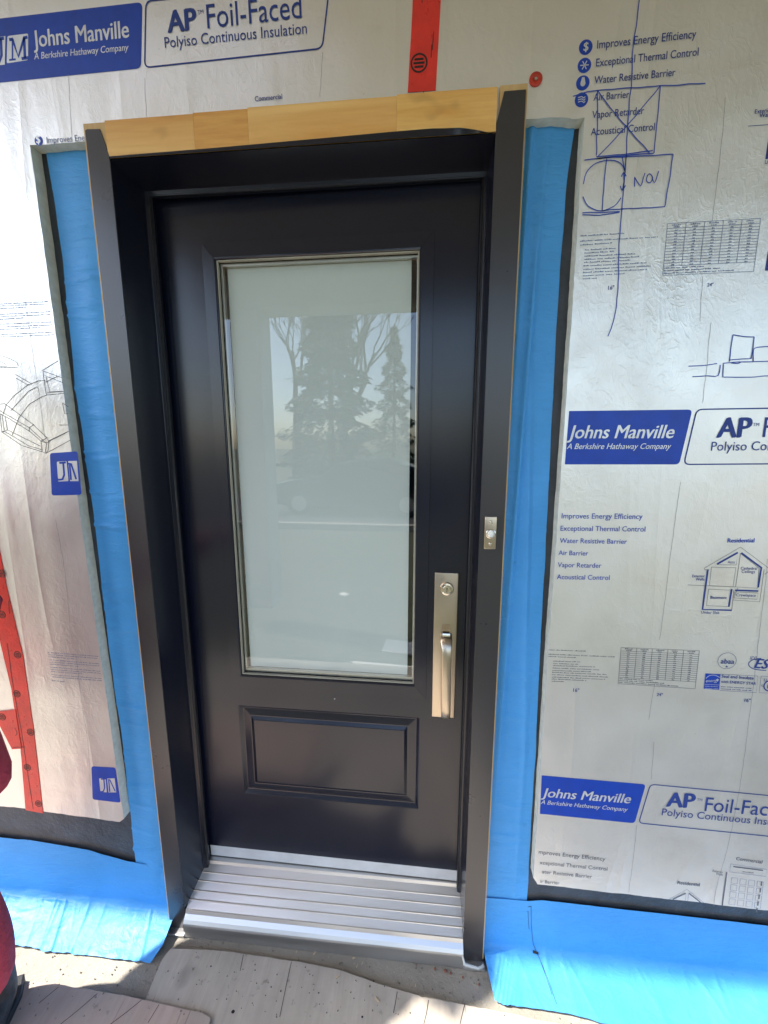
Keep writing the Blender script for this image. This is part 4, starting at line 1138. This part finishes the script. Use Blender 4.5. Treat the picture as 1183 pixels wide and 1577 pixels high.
for i, (px, py, L, w_, a, mt) in enumerate(((485, 1468, 12, 4, 1.0, 'chip'), (457, 1466, 6, 2.5, 1.6, 'chip'), (520, 1505, 11, 4, 0.5, 'chip'), (550, 1488, 9, 1.6, 1.3, 'chip'), (545, 1476, 9, 4, 0.2, 'chip'), (581, 1540, 14, 4, 2.4, 'chip'), (558, 1484, 8, 1.5, 1.1, 'chip'), (525, 1484, 12, 3.5, 0.3, 'grit'), (640, 1518, 6, 2, 1.4, 'chip'), (605, 1459, 6, 3, 1.5, 'chip'))):
    on_ply = (py > 1500 and px < 600)
    c = atz(px, py, -0.184 if on_ply else -0.197); s = 0.0011
    mb = MB()
    pts = [(-L/2, -w_*.3), (-L*.2, -w_/2), (L/2, -w_*.1), (L*.3, w_*.45), (-L*.35, w_/2)]
    ca, sa = math.cos(a), math.sin(a)
    z0 = c.z+0.0006
    mb.prism([(c.x+(x*ca-y*sa)*s, c.y+(x*sa+y*ca)*s) for x, y in pts], z0, z0+0.002, 'z')
    tag(rebase(mb.build('wood_chip', M[mt])), 'loose wood chip on the ground just in front of the aluminium threshold', 'wood chip', 'wood chips on the ground before the threshold')
for i, (px, py, r) in enumerate(((670, 1492, 0.0035), (686, 1495, 0.0045), (694, 1499, 0.003), (641, 1486, 0.0018), (713, 1505, 0.003), (738, 1516, 0.0028))):
    c = atz(px, py, -0.198)
    mb = MB(); bmesh.ops.create_icosphere(mb.bm, subdivisions=2, radius=r)
    for v in mb.bm.verts: v.co = c+v.co*(1+0.35*nz(v.co.x*500+i, v.co.y*500, v.co.z*500))*Vector((1.2, 1, 0.7)).length/1.7
    tag(rebase(mb.build('brick_crumb', M['crumb'], smooth=True)), 'small reddish crumb on the concrete by the end of the threshold', 'crumb', 'reddish crumbs by the threshold')
mb = MB()
for i in range(170):
    px = rs.uniform(20, 900); py = rs.uniform(1462, 1577)
    c = atz(px, py, -0.2)
    if c.y > -0.125: continue
    inside_ply = px > 225+ (1535-py)*0.5 and py > interp([(225, 1535), (263, 1461), (440, 1478), (580, 1514), (760, 1556), (900, 1585)], px)
    z = -0.1845 if inside_ply else -0.200
    if px < 310 and py > interp([(0, 1508), (189, 1532), (320, 1566)], px): z = -0.1745
    r = rs.uniform(0.0008, 0.0024)
    vs = bmesh.ops.create_icosphere(mb.bm, subdivisions=1, radius=r)['verts']
    off = Vector((c.x, c.y, z))
    for v in vs: v.co = v.co*rs.uniform(0.7, 1.3)+off
tag(mb.build('grit', M['grit']), 'loose grit and dust scattered over concrete and plywood', 'grit', kind='stuff')

# ------------------------------------------------------------------ person in red at the left edge
def skin_mesh(name, nodes, edges, mat, parent, sub=2, root=0):
    me = bpy.data.meshes.new(name)
    me.from_pydata([n[0] for n in nodes], edges, [])
    o = bpy.data.objects.new('tmp_skin', me); COL.objects.link(o)
    sk = o.modifiers.new('s', 'SKIN'); sk.use_smooth_shade = True
    ss = o.modifiers.new('u', 'SUBSURF'); ss.levels = sub; ss.render_levels = sub
    for i, n in enumerate(nodes):
        r = n[1]; me.skin_vertices[0].data[i].radius = (r, r) if not isinstance(r, tuple) else r
        me.skin_vertices[0].data[i].use_root = (i == root)
    bpy.context.view_layer.update()
    ev = o.evaluated_get(bpy.context.evaluated_depsgraph_get())
    m2 = bpy.data.meshes.new_from_object(ev)
    bpy.data.objects.remove(o); bpy.data.meshes.remove(me)
    m2.name = name; m2.materials.clear(); m2.materials.append(mat)
    for p in m2.polygons: p.use_smooth = True
    q = bpy.data.objects.new(name, m2); COL.objects.link(q); q.parent = parent
    return q
PXX, PYY = -0.945, -0.405
person = empty('person', (PXX, PYY, -0.184), 'person in a red jacket and red trousers standing by the wall, mostly out of frame', 'person')
# local coordinates: facing +x, left side towards the wall (+y)
def limb_nodes(sgn):
    return sgn
person.rotation_euler = (0, 0, rad(-70))
B = [((0, 0, 0.96), 0.115), ((0, 0, 1.12), 0.11), ((0.0, 0, 1.30), 0.125), ((-0.01, 0, 1.43), 0.09), ((0.0, 0, 1.53), 0.052), ((0.015, 0, 1.60), 0.075), ((0.02, 0, 1.68), 0.088), ((0.005, 0, 1.735), 0.07)]
E_ = [(i, i+1) for i in range(7)]
def add(chain, start):
    prev = start
    for c in chain:
        B.append(c); E_.append((prev, len(B)-1)); prev = len(B)-1
    return prev
for s in (1, -1):
    add([((0, 0.09*s, 0.90), 0.088), ((0.02, 0.10*s, 0.50), 0.058), ((0.0, 0.105*s, 0.42), 0.056), ((-0.01, 0.105*s, 0.28), 0.054), ((-0.02, 0.11*s, 0.09), 0.036), ((0.05, 0.115*s, 0.045), 0.036), ((0.12, 0.12*s, 0.035), 0.028)], 0)
    e = add([((-0.01, 0.145*s, 1.385), 0.050), ((-0.02, 0.195*s, 1.13), 0.044), ((0.17, 0.185*s, 1.10), 0.032), ((0.24, 0.185*s, 1.12), (0.030, 0.016))], 3)
    hand = len(B)-1
    for k, (dx, L) in enumerate(((0.024, 0.072), (0.009, 0.080), (-0.006, 0.074), (-0.020, 0.058))):
        add([((0.285, 0.185*s, 1.12+dx), 0.0090), ((0.285+L*0.5, 0.178*s, 1.118+dx), 0.0085), ((0.285+L*0.85, 0.158*s, 1.112+dx), 0.0075)], hand)
    add([((0.25, 0.17*s, 1.148), 0.011), ((0.275, 0.155*s, 1.165), 0.0095), ((0.30, 0.145*s, 1.168), 0.008)], hand)
body = skin_mesh('body', B, E_, M['skin'], person)
# face relief
mb = MB()
for s in (1, -1):
    vs = bmesh.ops.create_icosphere(mb.bm, subdivisions=2, radius=0.012)['verts']
    for v in vs: v.co = v.co+Vector((0.094, 0.032*s, 1.665))
mb.build('eyes', M['button'], person, smooth=True)
mb = MB(); mb.tube([(0.098, 0, 1.665), (0.118, 0, 1.635), (0.10, 0, 1.622)], [0.008, 0.014, 0.009], 8); mb.build('nose', M['skin'], person, smooth=True)
mb = MB(); mb.tube([(0.088, -0.025, 1.592), (0.099, 0, 1.590), (0.088, 0.025, 1.592)], [0.004, 0.006, 0.004], 8); mb.build('mouth', M['crumb'], person, smooth=True)
for s in (1, -1):
    mb = MB(); mb.tube([(0.005, 0.088*s, 1.69), (-0.012, 0.098*s, 1.665), (0.004, 0.090*s, 1.625)], [0.009, 0.014, 0.008], 8); mb.build('ear', M['skin'], person, smooth=True)
mb = MB(); bmesh.ops.create_uvsphere(mb.bm, u_segments=24, v_segments=16, radius=0.108)
for v in mb.bm.verts:
    v.co = Vector((v.co.x*1.02-0.006, v.co.y*0.95, max(v.co.z, -0.02 if v.co.x > 0.02 else -0.07)*1.0+1.708))
mb.build('hair', M['hair'], person, smooth=True)
T = [((0, 0, 0.93), 0.135), ((0.0, 0, 1.02), 0.125)]; TE = [(0, 1)]
for s in (1, -1):
    prev = 0
    for c in (((0, 0.095*s, 0.86), 0.105), ((0.02, 0.10*s, 0.66), 0.094), ((0.025, 0.10*s, 0.52), 0.078), ((0.012, 0.103*s, 0.42), 0.074), ((0.0, 0.103*s, 0.30), 0.086), ((0.0, 0.106*s, 0.20), 0.086), ((0.0, 0.11*s, 0.10), 0.068)):
        T.append(c); TE.append((prev, len(T)-1)); prev = len(T)-1
skin_mesh('trousers', T, TE, M['red_cloth'], person)
mb = MB()
seg = 40; rows = []
for z, rx, ry, cx in ((0.725, 0.165, 0.215, 0.0), (0.710, 0.178, 0.231, 0.0), (0.735, 0.184, 0.237, 0.0), (0.78, 0.180, 0.232, 0.0), (0.86, 0.168, 0.216, 0.0), (0.98, 0.155, 0.198, 0.0), (1.12, 0.148, 0.190, 0.0), (1.27, 0.145, 0.198, 0.0), (1.36, 0.128, 0.200, -0.005), (1.42, 0.105, 0.172, -0.008), (1.465, 0.085, 0.110, -0.008), (1.50, 0.066, 0.072, 0.0), (1.52, 0.064, 0.068, 0.002)):
    rows.append([])
    for k in range(seg):
        a_ = 2*math.pi*k/seg
        f = 1+0.035*math.sin(a_*5+z*9)*max(0.0, min(1.0, (1.0-z)*4))+0.02*nz(math.cos(a_)*2, math.sin(a_)*2, z*7)
        rows[-1].append(mb.bm.verts.new((cx+rx*f*math.cos(a_), ry*f*math.sin(a_), z)))
for r0, r1 in zip(rows[:-1], rows[1:]):
    for k in range(seg): mb.bm.faces.new((r0[k], r0[(k+1) % seg], r1[(k+1) % seg], r1[k]))
for s in (1, -1):
    mb.tube([(-0.005, 0.105*s, 1.405), (-0.012, 0.160*s, 1.375), (-0.02, 0.192*s, 1.29), (-0.028, 0.203*s, 1.17), (0.0, 0.200*s, 1.095), (0.08, 0.192*s, 1.085), (0.19, 0.187*s, 1.105), (0.205, 0.187*s, 1.108)],
            [0.062, 0.078, 0.074, 0.064, 0.062, 0.054, 0.046, 0.040], 18)
bmesh.ops.recalc_face_normals(mb.bm, faces=mb.bm.faces[:])
mb.build('jacket', M['red_cloth'], person, smooth=True)
for s in (1, -1):
    Bt = [((-0.02, 0.11*s, 0.20), 0.062), ((-0.025, 0.11*s, 0.10), 0.056), ((-0.03, 0.11*s, 0.055), 0.058), ((0.06, 0.115*s, 0.05), 0.052), ((0.15, 0.12*s, 0.045), 0.046), ((0.20, 0.122*s, 0.04), 0.032)]
    b = skin_mesh('boot', Bt, [(i, i+1) for i in range(5)], M['boot'], person)
    mb = MB()
    sole = [(-0.09, -0.04), (-0.03, -0.048), (0.08, -0.05), (0.17, -0.048), (0.225, -0.028), (0.24, 0.0), (0.225, 0.03), (0.16, 0.05), (0.05, 0.045), (-0.05, 0.045), (-0.095, 0.03)]
    mb.prism([(x, 0.113*s+y) for x, y in sole], 0.0, 0.028, 'z', 0.004)
    mb.build('boot_sole', M['rubber'], b)

# ------------------------------------------------------------------ what the glass reflects: porch beam, trees, car, boards
porch = empty('porch_frame', (-1.3, -2.5, -0.2), 'white porch beam carried on posts, seen reflected in the door glass', 'porch')
for x in (-1.44, 3.0):
    mb = MB(); mb.box(x, x+0.26, -2.63, -2.37, -0.2, 2.52, 0.006); part(mb, 'post', M['cream'], porch)
mb = MB(); mb.box(-1.70, 3.4, -2.64, -2.36, 2.521, 2.80, 0.004); part(mb, 'beam', M['cream'], porch)
mb = MB(); mb.box(-1.75, 3.4, -2.76, -2.70, 2.70, 3.0, 0.003); part(mb, 'fascia', M['cream'], porch)
mb = MB()
for k in range(14):
    y0 = -2.70+k*0.157; y1 = y0+0.153
    x0 = -1.75 if y1 < -0.86 else -0.2
    mb.box(x0, 3.4, y0, y1, 2.803, 2.82)
part(mb, 'soffit', M['soffit'], porch)
mb = MB(); mb.box(-1.75, 3.4, -2.70, -0.88, 2.83, 2.86); mb.box(-0.2, 3.4, -0.879, -0.505, 2.83, 2.86); part(mb, 'roof_deck', M['pine'], porch)

def conifer(name, label, loc, h, r, n, mat, seed):
    t = empty(name, loc, label, 'tree')
    rr = random.Random(seed)
    mb = MB(); mb.tube([(0, 0, 0), (0.02*h*0.1, 0, h*0.5), (0, 0, h*0.98)], [h*0.022, h*0.013, 0.01], 8); mb.build('trunk', M['bark'], t)
    mb = MB()
    for i in range(n):
        z = h*(0.06+0.93*(rr.random()**1.15)); f = 1-z/h
        lay = 0.75+0.25*math.sin(z*9/h*6)
        rad_ = r*(f**0.85)*lay*(0.25+0.80*rr.random()**0.6)*(0.85+0.3*nz(z*1.7, seed))
        a = rr.uniform(0, 2*math.pi)
        c = Vector((rad_*math.cos(a), rad_*math.sin(a), z-0.16*rad_))
        out = Vector((math.cos(a), math.sin(a), -0.35+rr.uniform(-0.2, 0.3))).normalized()
        sd_ = out.cross(Vector((0, 0, 1))).normalized()
        L = rr.uniform(0.14, 0.36)*h/10; w_ = L*rr.uniform(0.18, 0.4)
        up_ = sd_.cross(out)
        tw = sd_*math.cos(rr.uniform(-.8, .8))+up_*math.sin(rr.uniform(-.8, .8))
        mb.face([c-tw*w_, c+out*L*0.5-tw*w_*0.7, c+out*L, c+out*L*0.5+tw*w_*0.7, c+tw*w_])
    mb.build('crown', mat, t)
conifer('spruce_tree', 'tall dark spruce behind the photographer, large in the middle of the glass reflection', (-4.3, -17.5, -0.42), 10.5, 3.5, 10000, M['needles'], 3)
conifer('fir_tree', 'narrow pointed fir beside the big spruce in the glass reflection', (-1.9, -24, -0.42), 9.0, 2.4, 5000, M['needles2'], 5)
conifer('fir_tree', 'bushy low fir reflected in the clear margin of the door glass beside the handle', (2.3, -18, -0.42), 5.0, 2.2, 3500, M['needles2'], 8)
conifer('spruce_tree', 'unseen dark spruce added at the side of the yard to dim the sky mirrored in the foil', (-12.5, -12, -0.42), 7.5, 2.6, 5000, M['needles'], 13)  # out of view, placed here to block bright sky reflected in the foil
def bare_tree(label, loc, h, seed):
    t = empty('bare_tree', loc, label, 'tree')
    rr = random.Random(seed)
    mb = MB(); cr = MB()
    def grow(p, d, L, r, depth):
        q = p+d*L
        mid = p.lerp(q, 0.5)+Vector((rr.uniform(-1, 1), rr.uniform(-1, 1), rr.uniform(-.5, .5)))*L*0.06
        (mb if depth == 0 else cr).tube([p, mid, q], [max(r, 0.016), max(r*0.85, 0.016), max(r*0.68, 0.014)], 6 if depth < 3 else 3, cap=False)
        if depth >= 7: return
        for k in range(3 if depth < 3 else 2):
            ax = Vector((rr.uniform(-1, 1), rr.uniform(-1, 1), rr.uniform(0.1, 1.1)))
            nd = (d*1.0+ax*0.62).normalized()
            grow(p.lerp(q, rr.uniform(0.65, 1.0)), nd, L*rr.uniform(0.62, 0.85), r*0.58, depth+1)
    grow(Vector((0, 0, 0)), Vector((0.03, 0, 1)).normalized(), h*0.27, h*0.022, 0)
    mb.build('trunk', M['bark'], t); cr.build('crown', M['bark'], t)
bare_tree('leafless spreading tree behind the spruce, reflected in the door glass', (-4.7, -22, -0.42), 15, 4)
bare_tree('leafless tree reflected beside the white porch post in the door glass', (-6.9, -20, -0.42), 13, 9)

# dark parked car
car = empty('parked_car', (-1.6, -9.6, -0.412), 'dark parked car on the road, reflected in the middle of the door glass', 'car')
cl = [(-2.25, 0.35), (-2.28, 0.62), (-2.15, 0.80), (-1.5, 0.92), (-0.95, 0.98), (-0.35, 1.38), (0.2, 1.47), (1.0, 1.45), (1.65, 1.22), (2.05, 1.0), (2.22, 0.85), (2.26, 0.5), (2.2, 0.32), (1.75, 0.25), (-1.9, 0.25)]
mb = MB()
rings = []
for (yy, sx, top) in ((-0.86, 0.97, 0.86), (-0.80, 1.0, 0.97), (-0.4, 1.0, 1.0), (0.4, 1.0, 1.0), (0.80, 1.0, 0.97), (0.86, 0.97, 0.86)):
    rings.append([mb.bm.verts.new((x*sx, yy*(1 if z < 1.0 else 0.80), z if z < 1.0 else 1.0+(z-1.0)*top)) for x, z in cl])
for a, b in zip(rings[:-1], rings[1:]):
    for k in range(len(cl)): mb.bm.faces.new((a[k], a[(k+1) % len(cl)], b[(k+1) % len(cl)], b[k]))
mb.bm.faces.new(rings[0]); mb.bm.faces.new(rings[-1][::-1])
bmesh.ops.recalc_face_normals(mb.bm, faces=mb.bm.faces[:])
cb = mb.build('body', M['car'], car, smooth=True, angle=35)
for s in (-1, 1):
    for pts in ([(-0.75, 1.04), (-0.30, 1.33), (0.28, 1.40), (0.28, 1.04)], [(0.36, 1.04), (0.36, 1.40), (0.95, 1.38), (1.45, 1.20), (1.6, 1.05)]):
        mb = MB(); mb.prism(pts, s*0.70, s*0.735, 'y'); mb.build('side_window', M['car_glass'], car)
mb = MB(); mb.face([(-0.98, -0.66, 1.0), (-0.98, 0.66, 1.0), (-0.40, 0.60, 1.37), (-0.40, -0.60, 1.37)]); mb.build('windscreen', M['car_glass'], car)
for x in (-1.42, 1.38):
    for s in (-1, 1):
        mb = MB()
        seg = 24
        mb.prism([(x+0.32*math.cos(2*math.pi*k/seg), 0.32+0.32*math.sin(2*math.pi*k/seg)) for k in range(seg)], s*0.66, s*0.885, 'y', 0.01)
        w_ = mb.build('wheel', M['rubber'], car)
        mb = MB(); mb.prism([(x+0.20*math.cos(2*math.pi*k/seg), 0.32+0.20*math.sin(2*math.pi*k/seg)) for k in range(seg)], s*0.886, s*0.895, 'y'); mb.build('rim', M['rim'], w_)
for s in (-1, 1):
    mb = MB(); mb.box(-2.285, -2.20, s*0.62-0.16, s*0.62+0.16, 0.62, 0.74, 0.02); mb.build('headlight', M['button'], car)

# pale boards and scraps lying in the yard
for i, (x, y, w_, d_, a, lb) in enumerate(((0.10, -2.15, 0.34, 0.22, 0.1, 'short white scrap board lying in the yard, seen in the door glass'), (-0.05, -1.78, 0.5, 0.16, 0.05, 'long narrow scrap board lying in the yard nearest the slab'),
                                            (-0.68, -3.35, 0.10, 0.07, 0.5, 'small pale offcut lying on the grass, seen in the reflection'))):
    z = -0.418
    mb = MB(); ca, sa = math.cos(a), math.sin(a)
    mb.prism([(x+u*ca-v*sa, y+u*sa+v*ca) for u, v in ((-w_/2, -d_/2), (w_/2, -d_/2*0.95), (w_/2, d_/2), (-w_/2*0.97, d_/2))], z, z+0.018, 'z', 0.001)
    tag(rebase(mb.build('scrap_board', M['cream'])), lb, 'board')
